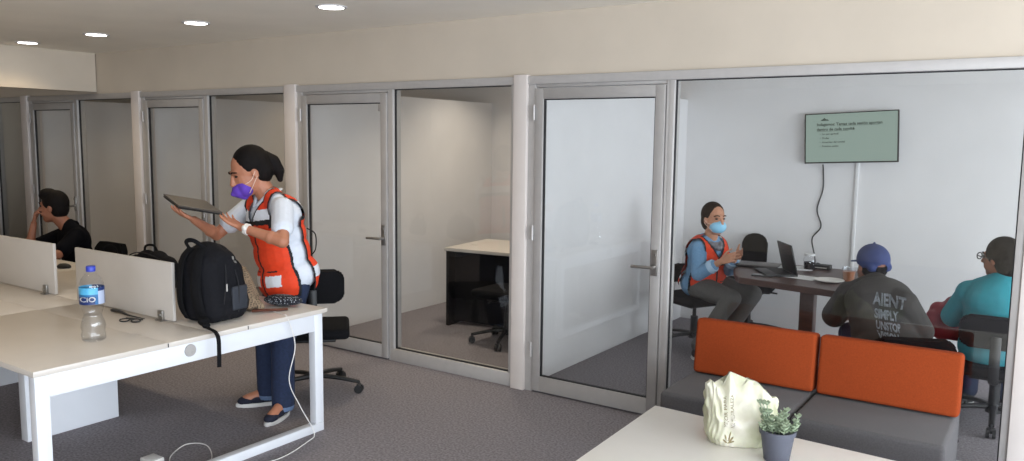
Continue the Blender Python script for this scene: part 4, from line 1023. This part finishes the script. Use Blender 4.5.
# --- person in a teal shirt at the right edge
TT = dict(head=(-.27, 5.74, 1.025), neck=(-.25, 5.70, .87), shL=(-.415, 5.73, .795), shR=(-.075, 5.66, .80), elL=(-.52, 5.83, .60), wrL=(-.44, 6.02, .62), elR=(.04, 5.80, .58), wrR=(-.10, 5.98, .60),
          pel=(-.26, 5.70, .475), hipL=(-.35, 5.74, .47), hipR=(-.16, 5.72, .47), kneeL=(-.42, 6.12, .47), kneeR=(-.20, 6.12, .47), anL=(-.40, 6.05, .10), anR=(-.20, 6.05, .10), toeL=(-.42, 6.18, .02), toeR=(-.20, 6.18, .02))
root, J, A, H, T = person('person in a teal shirt with dark glasses, seated with back turned at the right edge', TT, (-.86, .50, -.06), (-.20, .98, 0), M_SKIN3, k=1.0, w=1.12,
                          hands={'L': ((.3, .9, 0), (0, 0, -1), (.9, -.3, 0), (.3, .3, .3, .3), .95), 'R': ((-.4, .85, 0), (0, 0, -1), (-.9, -.3, 0), (.3, .3, .3, .3), .95)})
bm = B(); torso_prims(bm, J, A, .032, w=1.12); sph(bm, J['pel']+V((0, 0, .0)), (.20, .16, .15), A)
for s in 'LR': seg(bm, J['sh'+s], J['el'+s], .078, .074, 0, .86)
for s in (-1, 1): caps(bm, J['neck']+A @ V((s*.045, -.03, .02)), J['neck']+A @ V((0, -.055, .025)), .030, .030)
organic('teal_shirt', bm, M_TEAL, root, .008, 5)
bm = B(); sph(bm, J['pel'], (.17, .14, .11), A)
for s in 'LR': seg(bm, J['hip'+s], J['knee'+s], .092, .072); seg(bm, J['knee'+s], J['an'+s], .068, .052)
organic('trousers', bm, M_JEAN, root, .009, 3)
shoe(root, J['anL'], J['toeL'], M_BPL); shoe(root, J['anR'], J['toeR'], M_BPL)
bm = B(); c = J['head']; hair_cap(bm, c, H, 1.10, back=.020); sph(bm, c+H @ V((0, -.06, -.03)), (.078, .07, .09), H); organic('hair', bm, M_HAIR, root, .007, 3)
gl = B()
for s in (-1, 1):
    tube(gl, [c+H @ V((s*.034+.024*math.cos(t), .108, .010+.020*math.sin(t))) for t in [2*math.pi*k/12 for k in range(13)]], .0035, 6, 2)
    tube(gl, [c+H @ V((s*.058, .108, .014)), c+H @ V((s*.082, .06, .012)), c+H @ V((s*.088, -.01, .006))], .0035, 6, 4)
tube(gl, [c+H @ V((-.01, .108, .012)), c+H @ V((.01, .108, .012))], .003, 6, 2)
obj('spectacles', gl, M_BPL, root)
office_chair('black office chair under the person in teal, backrest facing the glass', -.24, 5.70, R(180), seat_h=.40, back_z=.52, bh=.19, bw=.40)
# dark red bag at that person's side
rb = thing('shoulder_bag', 'dark red bag held beside the person in teal', 'bag', (-.56, 5.88, .45))
bm = B()
for x, y, z, r_ in ((-.62, 5.86, .56, .06), (-.60, 5.90, .64, .055), (-.52, 5.92, .58, .07), (-.52, 5.94, .68, .055), (-.57, 5.90, .50, .06)): sph(bm, (x, y, z), r_)
caps(bm, V((-.62, 5.87, .60)), V((-.50, 5.95, .70)), .05, .045); caps(bm, V((-.60, 5.88, .52)), V((-.48, 5.93, .50)), .06, .06)
organic('bag_body', bm, M_RED, rb, .008, 4)
bm = B(); tube(bm, [(-.66, 5.85, .61), (-.60, 5.84, .625), (-.50, 5.885, .62)], .006, 6, 5); obj('zipper', bm, mat('pale_red_zip', '#a8585c', .6), rb)
